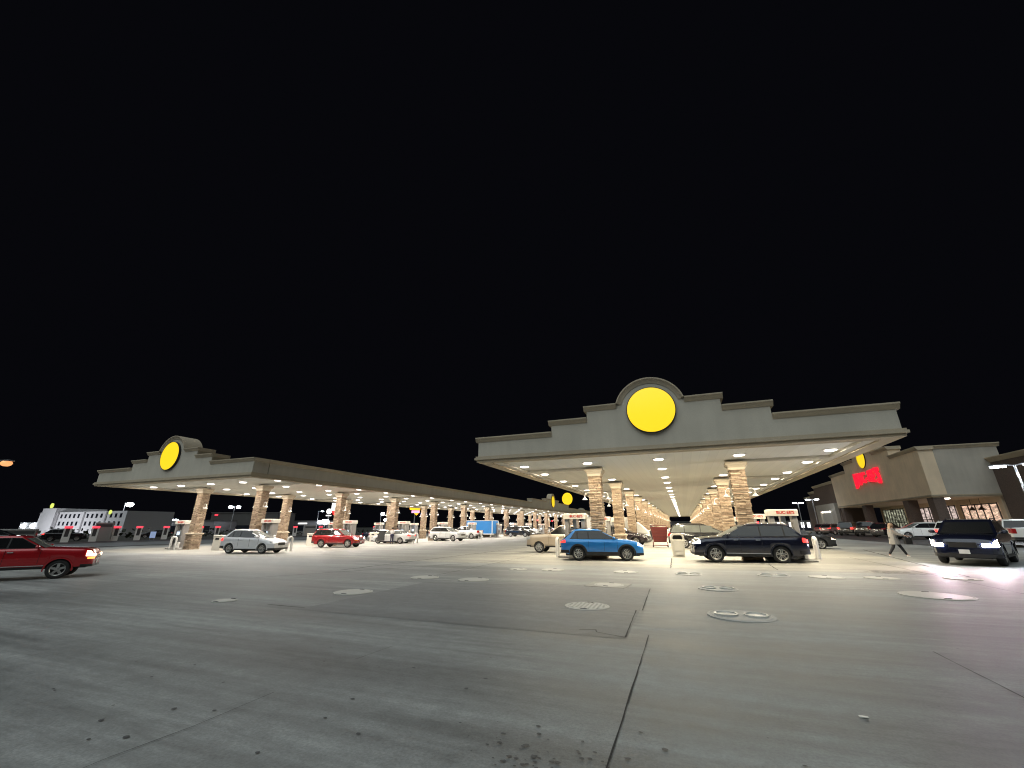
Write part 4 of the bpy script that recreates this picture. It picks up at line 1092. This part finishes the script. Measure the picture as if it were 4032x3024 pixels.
# ------------------------------------------------------------------ street lamps
def lamp_post(x, y, h, label, heads=2, mat='lampwhite', arm=.9, rz=0, head=.34, group='street lamps', power=0, tilt=0, r=.11, glare_ball=0):
    o = thing('street_lamp', label, 'street lamp', (x, y, gz(x)), rz, group)
    p = MB(); p.tube([(0, 0, -.1), (0, 0, h)], [r, r * .65], 10); p.lathe([(.28, -.1), (.28, .5), (.22, .55)], n=12); p.build('pole', M['pole'], o)
    for s in ((-1, 1) if heads == 2 else (1,)):
        a = MB(); a.tube([(0, 0, h - .1), (s * arm * .5, 0, h + .05), (s * arm, 0, h + .05)], .045, 6); a.build('arm', M['pole'], o)
        hd = MB(); hd.cbox(s * arm - head, s * arm + head, -head * .5, head * .5, h - .02, h + .1, .03); ho = hd.build('lamp_head', M['pole'], o)
        l = MB()
        if glare_ball: l.ball((s * arm, 0, h - glare_ball * .5), glare_ball, 0, 14, (1, 1, .7))  # oversized glowing ball, shaped to imitate the glare around the lamp
        else: l.box(s * arm - head * .85, s * arm + head * .85, -head * .42, head * .42, h - .17, h - .024)
        l.build('lamp_lens', M[mat], ho)
        if power:
            L = bpy.data.lights.new('street lamp glow', 'SPOT'); L.energy = power; L.color = (.9, .95, 1) if mat == 'lampwhite' else (1, .55, .3); L.spot_size = R(150); L.spot_blend = .6; L.shadow_soft_size = .3
            q = bpy.data.objects.new('street_lamp_glow', L); COL.objects.link(q); q.parent = o; q.location = (s * arm, 0, h - .15)
lamp_post(28.3, 50.8, 6.6, 'tall twin headed street lamp at the right edge, in front of the brick wall', 2, 'lampwhite', 1.0, R(-35), .55, power=5000)
lamp_post(27.0, 110, 7.0, 'street lamp in front of the brick wing and its portal', 2, 'lampwhite', .8, 0, .45)
lamp_post(30.8, 140, 7.6, 'street lamp against black sky just right of the right hand pump', 2, 'lampwhite', .8, 0, .55)
lamp_post(33, 178, 7.0, 'tiny far street lamp below the lamp right of the right hand pump', 2, 'lampwhite', .9, 0, .5)
lamp_post(-66.5, 19.6, 8.5, 'amber street lamp alone in the dark sky at the left edge', 1, 'lampamber', 1.5, R(10), .6, power=1500, glare_ball=.45)
lamp_post(-125.5, 60, 7.4, 'street lamp standing in front of the pale hotel', 1, 'lampwhite', 1.2, R(20), .7, power=4000, glare_ball=.75)
lamp_post(-129.4, 90, 8.0, 'twin headed street lamp between the first two left columns', 2, 'lampwhite', 1.3, R(15), .55, power=4000, glare_ball=.6)
lamp_post(-126.0, 120, 7.4, 'thin street lamp left of the round white pole sign', 1, 'lampwhite', 1.6, R(10), .5)
lamp_post(-121.5, 150, 7.5, 'street lamp with one head right of the red and white pole sign', 1, 'lampwhite', 1.0, 0, .7, glare_ball=.8)
lamp_post(-121.0, 152.5, 5.0, 'short street lamp below the single head lamp, centre left', 1, 'lampwhite', .3, 0, .6, glare_ball=.8)
lamp_post(-124.3, 122, 4.3, 'short glaring floodlight left of the red and white pole sign', 1, 'lampwhite', .2, 0, 1.1, power=5000, glare_ball=1.3)

# ------------------------------------------------------------------ beyond the forecourt, left
H = thing('hotel', 'long pale three storey hotel in the far left distance', 'building', (-142, 63, gz(-60)), 0, 'distant buildings', .83)
m = MB(); m.box(-20, 27, -6, 6, 0, 6.6); m.build('wall', M['hotel'], H)
m = MB(); m.box(-17.5, -9.5, -6.6, 6, 0, 7.8); m.build('stair_tower', M['hotel'], H)
m = MB(); m.box(-30.5, -20.01, -6, 6, 0, 3.6); m.build('side_wing', M['hotel'], H)
for x in (-9, 5.5, 17): 
    m = MB(); m.box(x, x + .7, -6.12, -6.0, 0, 6.5); m.build('wall_band', M['hotel_band'], H)
for fl in range(3):
    for i in range(14):
        x = -7.2 + i * 2.4
        if any(abs(x + .5 - q) < .9 for q in (5.8, 17.3)): continue
        if fl == 0 and i % 3 == 0: continue
        w = MB(); w.box(x, x + 1.0, -6.05, -6.002, .5 + fl * 2.15, 1.65 + fl * 2.15); w.build('window', M['darkglass'], H)
for x in (-27.5, -21.5):
    w = MB(); w.ball((x, -6.3, 2.6), .55); w.build('flood_lamp', M['lampwhite'], H)
w = MB(); w.lathe([(.75, 0), (.75, .3)], c=(-13.4, -6.6, 8.6), axis='y', n=20); w.build('roof_sign', em('lime sign', (.75, .85, .15), .9), H)
w = MB(); w.lathe([(.6, 0), (.6, .2)], c=(19.0, -6.2, 6.3), axis='y', n=20); w.build('wall_sign', em('lime sign small', (.75, .85, .15), .9), H)
L = bpy.data.lights.new('hotel flood', 'AREA'); L.energy = 1500; L.size = 30; L.size_y = 1; L.shape = 'RECTANGLE'; L.color = (.92, .93, 1)
q = bpy.data.objects.new('hotel_flood', L); COL.objects.link(q); q.parent = H; q.location = (0, -16, .4); q.rotation_euler = (R(104), 0, 0)

def block(name, label, loc, rz, sx, sy, h, mat, strips=()):
    o = thing(name, label, 'building', (loc[0], loc[1], gz(loc[0])), rz, 'distant buildings')
    m = MB(); m.box(-sx / 2, sx / 2, -sy / 2, sy / 2, 0, h); m.build('wall', M[mat], o)
    m = MB(); m.box(-sx / 2 - .2, sx / 2 + .2, -sy / 2 - .2, sy / 2 + .2, h, h + .3); m.build('roof', M['darkbox'], o)
    m = MB(); m.box(-sx / 2 + 1, sx / 2 - 1, -sy / 2 - .06, -sy / 2 - .01, .3, min(2.4, h * .6)); m.build('window', M['darkglass'], o)
    for x, z, w, hh, mt in strips:
        m = MB(); m.box(x - w / 2, x + w / 2, -sy / 2 - .25, -sy / 2 - .07, z, z + hh); m.build('wall_light', M[mt], o)
block('warehouse', 'dark boxy warehouse between the first two left columns, far away', (-157, 118), R(20), 26, 12, 6.8, 'darkbox', [(-11, 5.9, 1.2, .5, 'redbar')])
block('retail_shed', 'low grey shed behind the chargers with small white lights', (-150, 88), R(18), 30, 10, 3.6, 'hotel_band', [(2, 3.7, 2.5, .4, 'lampwhite'), (9, 3.7, 2, .6, 'lampwhite'), (-10, 3.6, 1.6, .3, 'lampwhite')])
block('diner', 'low white lit diner seen left of the red suv, far away', (-140, 136), R(12), 22, 8, 4.0, 'hotel_band', [(-6, 2.9, 4, .5, 'whitesign'), (2, 3.2, 2.2, .9, 'lampwhite'), (8, 2.6, 3.4, .5, 'whitesign')])
block('roadside_shop', 'low dark shop with a red strip light beyond the left canopy', (-95, 215), R(5), 40, 10, 3.8, 'darkbox', [(-3, 3.2, 6, .7, 'redsign'), (10, 3, 2, .6, 'lampwhite'), (-14, 3, 2, .5, 'lampwhite')])
block('garage_block', 'low dark building with red strips at the end of the near canopy', (10, 235), 0, 60, 12, 3.6, 'darkbox', [(6, 3.0, 12, .7, 'redsign'), (-18, 2.8, 3, .6, 'lampwhite'), (22, 2.8, 2, .8, 'redglow')])
block('striped_kiosk', 'low kiosk with a row of pale bays left of the brick wing', (31, 150), R(0), 11, 5, 2.6, 'darkbox', [(-4.6 + 1.5 * i, .9, .75, 1.5, 'whitesign') for i in range(7)] )
def pole_sign(x, y, label, build, h, rz=0):
    o = thing('pole_sign', label, 'sign', (x, y, gz(x)), rz, 'roadside pole signs')
    p = MB(); p.tube([(0, .25, -.2), (0, .25, h)], .22, 10); p.build('pole', M['pole'], o)
    for nm, mt, f in build:
        m = MB(); f(m); m.build(nm, M[mt], o)
    return o
S1 = pole_sign(-131, 130, 'round white pole sign beside the red and white pole sign', [('disc_face', 'whitesign', lambda m: m.lathe([(1.0, -.1), (1.0, .1)], c=(0, 0, 7.7), axis='y', n=28)), ('lower_face', 'whitesign', lambda m: m.box(-1.0, 1.0, -.1, .1, 5.9, 6.3)), ('disc_rim', 'sign_rim', lambda m: m.lathe([(1.15, 0), (1.15, .12)], c=(0, 0, 7.7), axis='y', n=28))], 7.4, R(40))
S2 = pole_sign(-126.6, 130, 'large white pole sign with red panels below, behind a stone column', [('white_face', 'whitesign', lambda m: m.box(-2.4, 2.4, -.15, .15, 7.9, 10.2)), ('top_face', 'whitesign', lambda m: m.box(-2.4, 2.4, -.15, .15, 10.4, 10.8)), ('red_face', 'redsign', lambda m: m.box(-2.0, 2.0, -.15, .15, 6.9, 7.6)), ('red_base', 'redsign', lambda m: m.box(-1.6, 1.6, -.15, .15, 6.3, 6.75))], 10.6, R(40))
pole_sign(-111, 160, 'tall yellow and pink pole sign right of the third pair of columns', [('top_face', 'orangesign', lambda m: m.prism([(-2.3, 9.0), (2.2, 8.8), (2.2, 10.2), (-1.4, 9.9), (-2.6, 10.3)], -.15, .15)), ('middle_face', 'pinksign', lambda m: m.box(-1.5, 2.0, -.15, .15, 7.7, 8.75)), ('tip_face', 'orangesign', lambda m: m.prism([(-.4, 7.6), (1.6, 7.6), (.8, 6.6)], -.15, .15))], 8, R(34))
pole_sign(-113.5, 171, 'small blue pole sign right of the yellow and pink pole sign', [('face', 'bluesign', lambda m: m.box(-1.4, 1.4, -.15, .15, 6.9, 8.1))], 7, R(34))
def signal(x, y, z, label):
    o = thing('traffic_light', label, 'traffic light', (x, y, 0), 0, 'red traffic lights')
    p = MB(); p.tube([(0, 0, -.5), (0, 0, z + .4)], .12, 8); p.build('pole', M['pole'], o)
    b = MB(); b.cbox(-.25, .25, -.35, -.05, z - .9, z + .5, .04); b.build('housing', M['black'], o)
    l = MB(); l.lathe([(.3, -.36), (.24, -.45), (.02, -.46)], c=(0, 0, z + .2), axis='y', n=14); l.build('lens', M['redglow'], o)
signal(-83.8, 200, 3.9, 'red traffic light above the right end of the blue trailer')
signal(-66.4, 200, 4.2, 'red traffic light between columns right of the trailer')
signal(-60.0, 204, 4.0, 'small red traffic light, rightmost of the three beyond the left canopy')

# charging stalls
def charger_meshes():
    m = MB(); n = 16
    out = [(-.3, 0), (-.34, .9), (-.33, 1.75), (-.28, 1.9), (.28, 1.9), (.33, 1.75), (.34, .9), (.3, 0)]
    # frame with a tall opening
    m.prism([(-.34, 0), (-.2, 0), (-.18, .6), (-.18, 1.6), (-.34, 1.75)], -.14, .14); m.prism([(.34, 0), (.2, 0), (.18, .6), (.18, 1.6), (.34, 1.75)], -.14, .14)
    m.prism([(-.2, 0), (.2, 0), (.18, .62), (-.18, .62)], -.139, .139)
    fr = m.mesh('charger frame', M['white'], 30)
    m = MB(); m.cbox(-.36, .36, -.15, .15, 1.6, 1.86, .04); tp = m.mesh('charger light', M['redbar'])
    m = MB(); m.box(-.18, .18, -.05, .05, .6, 1.61); bk = m.mesh('charger back', M['dgrey'], 0)
    return fr, tp, bk
CH = charger_meshes()
labs = ['charging stall, leftmost of the row, above the red pickup hood', 'charging stall, second from left, beside the pale cabinet', 'charging stall just right of the pale cabinet', 'charging stall left of the blue notice board', 'charging stall just left of the leftmost stone column', 'charging stall just right of the leftmost stone column', 'charging stall above the square bin by the silver car', 'charging stall left of the second cabinet, behind the red suv', 'charging stall at the second cabinet behind the red suv', 'charging stall right of the second cabinet, nearest the red suv roof', 'charging stall seen between the red suv and the white saloon']
spots = [(-78.5, 32.0), (-78.6, 35.0), (-79.6, 38.0), (-79.7, 40.9), (-81, 45.4), (-82, 51.6), (-82.8, 55.2), (-80.5, 70.8), (-80.3, 74.2), (-80, 77.5), (-79.5, 96)]
for (x, y), lb in zip(spots, labs):
    o = thing('charging_stall', 'white ' + lb, 'charger', (x, y, gz(x)), R(62), 'white charging stalls with red tops', 1.12)
    link('frame', CH[0], o); link('red_light', CH[1], o); link('back_panel', CH[2], o)
def cabinet(x, y, w, h, label):
    o = thing('utility_cabinet', label, 'cabinet', (x, y, gz(x)), R(60), 'utility cabinets by the chargers')
    m = MB(); m.cbox(-w / 2, w / 2, -.6, .6, 0, h, .05); m.build('body', M['grey'], o)
    m = MB(); m.box(-w / 2 + .15, w / 2 - .15, -.63, -.6, h - .6, h - .25); m.build('vent', M['dgrey'], o)
cabinet(-80.0, 36.6, 2.0, 2.6, 'tall pale grey cabinet between charging stalls at far left')
cabinet(-78.6, 73.0, 2.4, 2.3, 'wide grey cabinet behind the charging stalls, left of the red suv')
cabinet(-84.5, 29.5, 3.4, 1.7, 'low wide grey cabinet above the red pickup roof')
o = thing('notice_board', 'small pale blue notice board on the kerb by the charging stalls', 'sign', (-79.0, 42.6, gz(-79)), R(60))
m = MB(); m.box(-.35, .35, -.04, .04, .3, 1.25); m.build('panel', M['bluepanel'], o)
m = MB(); m.box(-.3, -.24, -.03, .03, 0, .3); m.build('leg', M['grey'], o); m = MB(); m.box(.24, .3, -.03, .03, 0, .3); m.build('leg', M['grey'], o)
m = MB()
for i in range(900):
    y = random.uniform(14, 150); x = -98 + random.uniform(-3, 3); z = gz(x) + abs(random.gauss(0, .75)); s = random.uniform(.15, .45)
    a = Vector((random.gauss(0, 1), random.gauss(0, 1), random.gauss(0, 1))).normalized() * s; b_ = a.cross(Vector((random.gauss(0, 1), random.gauss(0, 1), 1))).normalized() * s
    c = Vector((x, y, z)); m.add([c - a, c + b_, c + a, c - b_], [(0, 1, 2, 3)])
tag(m.build('hedge', M['foliage'], smooth=0), 'dark low hedge running behind the charging stalls', 'hedge', kind='stuff')
# cars far left on the road
for i, (x, y, hd, k, col, tl, lb) in enumerate([(-74, 24.5, 60, 'hatch', 'charcoal', 'on', 'dark car with red taillights above the red pickup roof'), (-84.5, 34.4, 60, 'suv', 'black', 'on', 'dark car parked behind the first charging stalls'), (-92, 50, 240, 'sedan', 'black', 'off', 'dark car behind the fence of chargers near the first column'), (-93, 71, 240, 'suv', 'charcoal', 'off', 'dark car between the first two left columns')]):
    car('distant_car', lb, 'car', k, (x, y), R(hd), P_[col], 'cars among the chargers', 1.0, 'on' if tl == 'off' else 'off', tl, detail=1)

# maroon cart by the van
o = thing('stock_cart', 'maroon slatted stock cart standing left of the black van', 'cart', (-2.05, 40.0, gz(-2)), .1)
m = MB()
def rg(h, d, z): return [(-h, -d, z), (h, -d, z), (h, d, z), (-h, d, z)]
m.loft([rg(.52, .42, .42), rg(.70, .5, 1.62), rg(.72, .52, 1.66)]); m.build('basket', M['maroon'], o)
m = MB()
for i in range(9):
    z = .5 + i * .125; h = lerp(.53, .70, i / 9) + .0; m.box(-h, h, -lerp(.44, .51, i / 9) - .02, -lerp(.44, .51, i / 9) + .02, z, z + .035)
m.build('slats', pm('maroon slat', (.10, .014, .012), .5), o)
m = MB(); m.tube([(-.6, -.45, .14), (-.58, -.45, .45)], .03); m.tube([(.6, -.45, .14), (.58, -.45, .45)], .03); m.tube([(-.6, .45, .14), (.6, .45, .14)], .03); m.tube([(-.62, -.45, .16), (.62, -.45, .16)], .03); m.build('base_frame', M['maroon'], o)
for sx in (-.6, .6):
    for sy in (-.45, .45):
        m = MB(); m.lathe([(.09, -.03), (.09, .03)], axis='x', n=14, c=(sx, sy, .09)); m.build('wheel', M['rubber'], o)
m = MB(); m.tube([(-.7, .5, 1.62), (-.7, .62, 1.78), (.7, .62, 1.78), (.7, .5, 1.62)], .025); m.build('push_handle', M['maroon'], o)

# ------------------------------------------------------------------ people
def skinned(name, nodes, edges, mat, parent=None, sub=2):
    """nodes: {key: (pos, radius)}; one continuous skin"""
    keys = list(nodes); me = bpy.data.meshes.new(name)
    me.from_pydata([nodes[k][0] for k in keys], [(keys.index(a), keys.index(b)) for a, b in edges], [])
    o = link(name, me, parent)
    sk = o.modifiers.new('skin', 'SKIN'); sk.use_smooth_shade = True
    for i, k in enumerate(keys):
        r = nodes[k][1]; r = r if isinstance(r, tuple) else (r, r)
        me.skin_vertices[0].data[i].radius = r; me.skin_vertices[0].data[i].use_root = (i == 0)
    ss = o.modifiers.new('sub', 'SUBSURF'); ss.levels = ss.render_levels = sub
    dg = bpy.context.evaluated_depsgraph_get(); dg.update()
    m2 = bpy.data.meshes.new_from_object(o.evaluated_get(dg)); m2.name = name
    o.modifiers.clear(); o.data = m2; bpy.data.meshes.remove(me)
    m2.materials.clear(); m2.materials.append(mat)
    m2.polygons.foreach_set('use_smooth', [True] * len(m2.polygons))
    return o
SKIN = pm('skin', (.45, .27, .2), .55)
def person(label, loc, rz, top, bottom, shoes, hair, pose, coat=False, long_hair=False, h=1.0):
    o = thing('person', label, 'person', (loc[0], loc[1], gz(loc[0])), rz, None, h)
    J = dict(pel=(0, 0, .95), waist=(0, 0, 1.08), chest=(.02, 0, 1.27), sh=(.02, 0, 1.41), neck=(.03, 0, 1.5), head=(.06, 0, 1.6), crown=(.04, 0, 1.7),
             hl=(0, .09, .92), hr=(0, -.09, .92), shl=(.02, .18, 1.40), shr=(.02, -.18, 1.40))
    J.update(pose)
    n = {'pel': (J['pel'], (.15, .12)), 'waist': (J['waist'], (.14, .11)), 'chest': (J['chest'], (.16, .12)), 'sh': (J['sh'], (.13, .10)), 'neck': (J['neck'], .055), 'head': (J['head'], (.085, .095)), 'crown': (J['crown'], (.07, .08))}
    e = [('pel', 'waist'), ('waist', 'chest'), ('chest', 'sh'), ('sh', 'neck'), ('neck', 'head'), ('head', 'crown')]
    for s in 'lr':
        for a, b, r in (('h' + s, None, .095), ('k' + s, None, .065), ('a' + s, None, .042), ('t' + s, None, .032)): n[a] = (J[a], r)
        e += [('pel', 'h' + s), ('h' + s, 'k' + s), ('k' + s, 'a' + s), ('a' + s, 't' + s)]
        for a, r in (('sh' + s, .062), ('e' + s, .047), ('w' + s, .032)): n[a] = (J[a], r)
        e += [('sh', 'sh' + s), ('sh' + s, 'e' + s), ('e' + s, 'w' + s)]
        w = Vector(J['w' + s]); d = (w - Vector(J['e' + s])).normalized(); sd = Vector((-d.y, d.x, 0)) if abs(d.z) < .95 else Vector((1, 0, 0)); sd.normalize()
        p = w + d * .06; n['pa' + s] = (tuple(p), (.036, .022)); e.append(('w' + s, 'pa' + s))
        for i, (of, ln) in enumerate(((-.03, .075), (-.01, .085), (.01, .08), (.03, .065))):
            q = p + sd * of + d * .02; n[f'f{i}{s}'] = (tuple(q + d * ln * .5 + Vector((.008, 0, -.006))), .0095); n[f'g{i}{s}'] = (tuple(q + d * ln + Vector((.02, 0, -.01))), .008)
            e += [('pa' + s, f'f{i}{s}'), (f'f{i}{s}', f'g{i}{s}')]
        q = w + d * .03 - sd * .045; n['th' + s] = (tuple(q), .011); n['tt' + s] = (tuple(q + d * .04 - sd * .008), .009); e += [('w' + s, 'th' + s), ('th' + s, 'tt' + s)]
    skinned('body', n, e, SKIN, o)
    # face
    hd = Vector(J['head']); f = MB()
    for s in (-1, 1): f.ball(hd + Vector((.085, s * .033, .02)), .012, 0, 8)
    f.build('eyes', M['black'], o)
    f = MB(); f.ball(hd + Vector((.10, 0, -.012)), .016, 0, 8, (1, .8, 1.3)); f.build('nose', SKIN, o)
    f = MB(); f.box(hd.x + .088, hd.x + .096, -.025, .025, hd.z - .056, hd.z - .048); f.build('mouth', pm('lips', (.35, .12, .1), .5), o)
    for s in (-1, 1):
        f = MB(); f.ball(hd + Vector((-.005, s * .09, 0)), .028, 0, 8, (.7, .4, 1)); f.build('ear', SKIN, o)
    # clothes
    tn = {k: n[k] for k in ('pel', 'waist', 'chest', 'sh')}
    g = .022 if not coat else .035
    tn = {k: (v[0], (v[1][0] + g, v[1][1] + g)) for k, v in tn.items()}
    te = [('pel', 'waist'), ('waist', 'chest'), ('chest', 'sh')]
    tn = dict([(k, tn[k]) for k in ('chest', 'waist', 'pel', 'sh')])
    if coat:
        p = Vector(J['pel']); tn['hem'] = (tuple(p + Vector((0, 0, -.27))), (.235, .20)); te.append(('pel', 'hem'))
    else:
        tn['hem'] = (tuple(Vector(J['pel']) + Vector((0, 0, -.05))), (.165, .14)); te.append(('pel', 'hem'))
    for s in 'lr':
        for k, r in (('sh' + s, .062 + g), ('e' + s, .05 + g)): tn[k] = (J[k], r)
        te += [('sh', 'sh' + s), ('sh' + s, 'e' + s)]
        if coat:
            w = Vector(J['w' + s]); tn['w' + s] = (tuple(w), .058); te.append(('e' + s, 'w' + s))
        else:
            pass
    skinned('coat' if coat else 'shirt', tn, te, top, o)
    if coat:
        p = Vector(J['pel']); sk = MB()
        sk.loft([[(p.x + a_ * math.cos(q), p.y + b_ * math.sin(q) + .012 * math.sin(5 * q), p.z + dz) for q in [2 * PI * k / 20 for k in range(20)]] for dz, a_, b_ in ((.22, .17, .20), (.05, .19, .225), (-.15, .215, .245), (-.30, .23, .255), (-.305, .2, .22))])
        sk.build('coat_hem', top, o)
    bn = {'pel': (tuple(Vector(J['pel']) + Vector((0, 0, -.04))), (.165, .135))}; be = []
    for s in 'lr':
        for k, r in (('h' + s, .108), ('k' + s, .078), ('a' + s, .058)): bn[k] = (J[k], r)
        be += [('pel', 'h' + s), ('h' + s, 'k' + s), ('k' + s, 'a' + s)]
    skinned('trousers', bn, be, bottom, o)
    for s in 'lr':
        a, t = Vector(J['a' + s]), Vector(J['t' + s]); d = (t - a); 
        skinned('shoe', {'h': (tuple(a + Vector((-.03, 0, -.045))), (.045, .045)), 'm': (tuple(a + d * .6 + Vector((0, 0, -.02))), (.05, .042)), 't': (tuple(t + d.normalized() * .03), (.042, .032))}, [('h', 'm'), ('m', 't')], shoes, o, 1)
    hm = MB(); c = Vector(J['head']) + Vector((-.02, 0, .035)); hm.ball(c, .118, 0, 14, (1.0, .92, 1.0))
    if long_hair:
        hm.loft([[(c.x - .10 + .0 * k, c.y + .10 * math.cos(a) * (1 + .25 * k), c.z - .02 - .11 * k) if False else (c.x - .035 - .03 * k + .085 * math.sin(a) * (1 - .12 * k), c.y + .11 * math.cos(a) * (1 + .08 * k), c.z + .02 - .12 * k) for a in [2 * PI * i / 12 for i in range(12)]] for k in range(4)])
    hm.build('hair', hair, o)
    return o
GREYCOAT = pm('grey fleece', (.25, .24, .23), .9, 0, .12, 14, bump=.3); DARK = pm('dark trousers', (.014, .014, .018), .8, 0, .2, 9); BLOND = pm('fair hair', (.34, .22, .14), .6, 0, .25, 30)
WHITECLOTH = pm('white cotton', (.7, .69, .68), .9, 0, .06, 9); NAVYCLOTH = pm('navy cotton', (.02, .02, .05), .85); BROWNHAIR = pm('dark hair', (.03, .02, .015), .6); CREAM = pm('cream cloth', (.6, .52, .42), .9)
W1 = person('person with fair hair in a grey coat and dark trousers, striding across the forecourt', (10.55, 29.6), R(-12), GREYCOAT, DARK, M['white'], BLOND,
       dict(kl=(.22, .09, .52), al=(.38, .09, .12), tl=(.50, .09, .06), kr=(-.12, -.09, .50), ar=(-.36, -.09, .14), tr=(-.29, -.09, .04),
            hl=(.03, .09, .90), hr=(-.02, -.09, .90), el=(-.12, .24, 1.15), wl=(.02, .26, .94), er=(.2, -.24, 1.17), wr=(.44, -.26, 1.10)), coat=True, long_hair=True, h=1.0)
m = MB(); m.cbox(-.17, .17, -.07, .07, -.34, 0, .03); b = m.build('handbag', M['black'], None, (10.55 + .46, 29.235, gz(10.6) + 1.0), rz=.1)
tag(b, 'black bag hanging from the walking person\'s outstretched hand', 'bag')
hs = MB(); hs.tube([(-.1, 0, 0)] + [(-.1 * math.cos(a), 0, .09 * math.sin(a)) for a in (.6, 1.2, 1.8, 2.4)] + [(.1, 0, 0)], .012, 6); hs.build('strap', M['black'], b)
person('person in a white shirt and navy trousers beside the open door of the white saloon', (-31.15, 40.75), R(105), WHITECLOTH, NAVYCLOTH, M['black'], BROWNHAIR,
       dict(kl=(.02, .1, .5), al=(0, .11, .09), tl=(.14, .12, .04), kr=(.03, -.1, .5), ar=(.02, -.11, .09), tr=(.16, -.12, .04), el=(.1, .25, 1.14), wl=(.33, .2, 1.08), er=(.06, -.25, 1.13), wr=(.28, -.2, 1.02)), h=1.02)
person('person in cream clothes bending beside the pump left of the white three row suv', (-36.2, 51.0), R(-60), CREAM, DARK, M['white'], BROWNHAIR,
       dict(chest=(.16, 0, 1.22), sh=(.28, 0, 1.32), neck=(.34, 0, 1.38), head=(.41, 0, 1.45), crown=(.41, 0, 1.55), shl=(.27, .18, 1.31), shr=(.27, -.18, 1.31), waist=(.06, 0, 1.08),
            kl=(.1, .1, .5), al=(-.02, .12, .09), tl=(.12, .12, .04), kr=(.12, -.1, .5), ar=(.02, -.12, .09), tr=(.16, -.12, .04), el=(.36, .22, 1.06), wl=(.5, .16, .86), er=(.36, -.22, 1.06), wr=(.52, -.16, .88)))
person('person with dark hair standing behind the open door of the white saloon', (-32.1, 43.0), R(200), pm('grey shirt', (.2, .2, .21), .9), NAVYCLOTH, M['black'], BROWNHAIR,
       dict(kl=(.02, .1, .5), al=(0, .11, .09), tl=(.14, .12, .04), kr=(.03, -.1, .5), ar=(.02, -.11, .09), tr=(.16, -.12, .04), el=(.02, .25, 1.14), wl=(.15, .24, .92), er=(.02, -.25, 1.13), wr=(.15, -.24, .92)), h=1.04)

# ------------------------------------------------------------------ head light beams, sun, sky, camera
def beam(parent, x, y, z, power, col, size=58, pitch=-3):
    L = bpy.data.lights.new('headlight beam', 'SPOT'); L.energy = power; L.color = col; L.spot_size = R(size); L.spot_blend = .7; L.shadow_soft_size = .07
    q = bpy.data.objects.new('headlight_beam', L); COL.objects.link(q); q.parent = parent; q.location = (x, y, z)
    q.rotation_euler = (R(90 + pitch), 0, R(-90))
for s in (-1, 1):
    beam(CHEV, 2.36, s * .68, .86, 420, (1, .66, .76), 84, -2.5)
    beam(RED, 3.05, s * .8, 1.05, 120, (1, .8, .6))

S.world = bpy.data.worlds.new('World'); S.world.use_nodes = True
t = S.world.node_tree; bg = t.nodes['Background']
sky = t.nodes.new('ShaderNodeTexSky'); sky.sky_type = 'NISHITA'; sky.sun_disc = False; sky.sun_elevation = R(-6); sky.sun_rotation = R(150); sky.air_density = 1; sky.dust_density = .5
hs_ = t.nodes.new('ShaderNodeMix'); hs_.data_type = 'RGBA'; hs_.blend_type = 'ADD'; hs_.inputs[0].default_value = 1
hs_.inputs[7].default_value = (.020, .021, .032, 1)
t.links.new(sky.outputs[0], hs_.inputs[6]); t.links.new(hs_.outputs[2], bg.inputs[0]); bg.inputs[1].default_value = .1
sun = bpy.data.lights.new('night fill', 'SUN'); sun.energy = 1.7; sun.angle = R(75); sun.color = (.88, .98, 1)
so = bpy.data.objects.new('sun', sun); COL.objects.link(so); so.rotation_euler = (R(33), 0, R(-8)); so.location = (0, -10, 30)

cam = bpy.data.cameras.new('camera'); cam.sensor_width = 36; cam.lens = 36 * 1588.1 / 4032; cam.clip_end = 2000; cam.clip_start = .05
co = bpy.data.objects.new('camera', cam); COL.objects.link(co); co.location = (0, 0, 1.7)
co.rotation_euler = (R(90 + 19.428), 0, R(21.831)); S.camera = co
S.view_settings.view_transform = 'Standard'; S.view_settings.look = 'None'; S.view_settings.exposure = 0; S.view_settings.gamma = 1
S.render.engine = 'CYCLES'
S.cycles.use_denoising = True
S.cycles.filter_width = 1.1
S.cycles.max_bounces = 6; S.cycles.diffuse_bounces = 3; S.cycles.glossy_bounces = 3; S.cycles.transmission_bounces = 2
S.cycles.caustics_reflective = False; S.cycles.caustics_refractive = False
S.cycles.sample_clamp_indirect = 4; S.cycles.use_light_tree = True
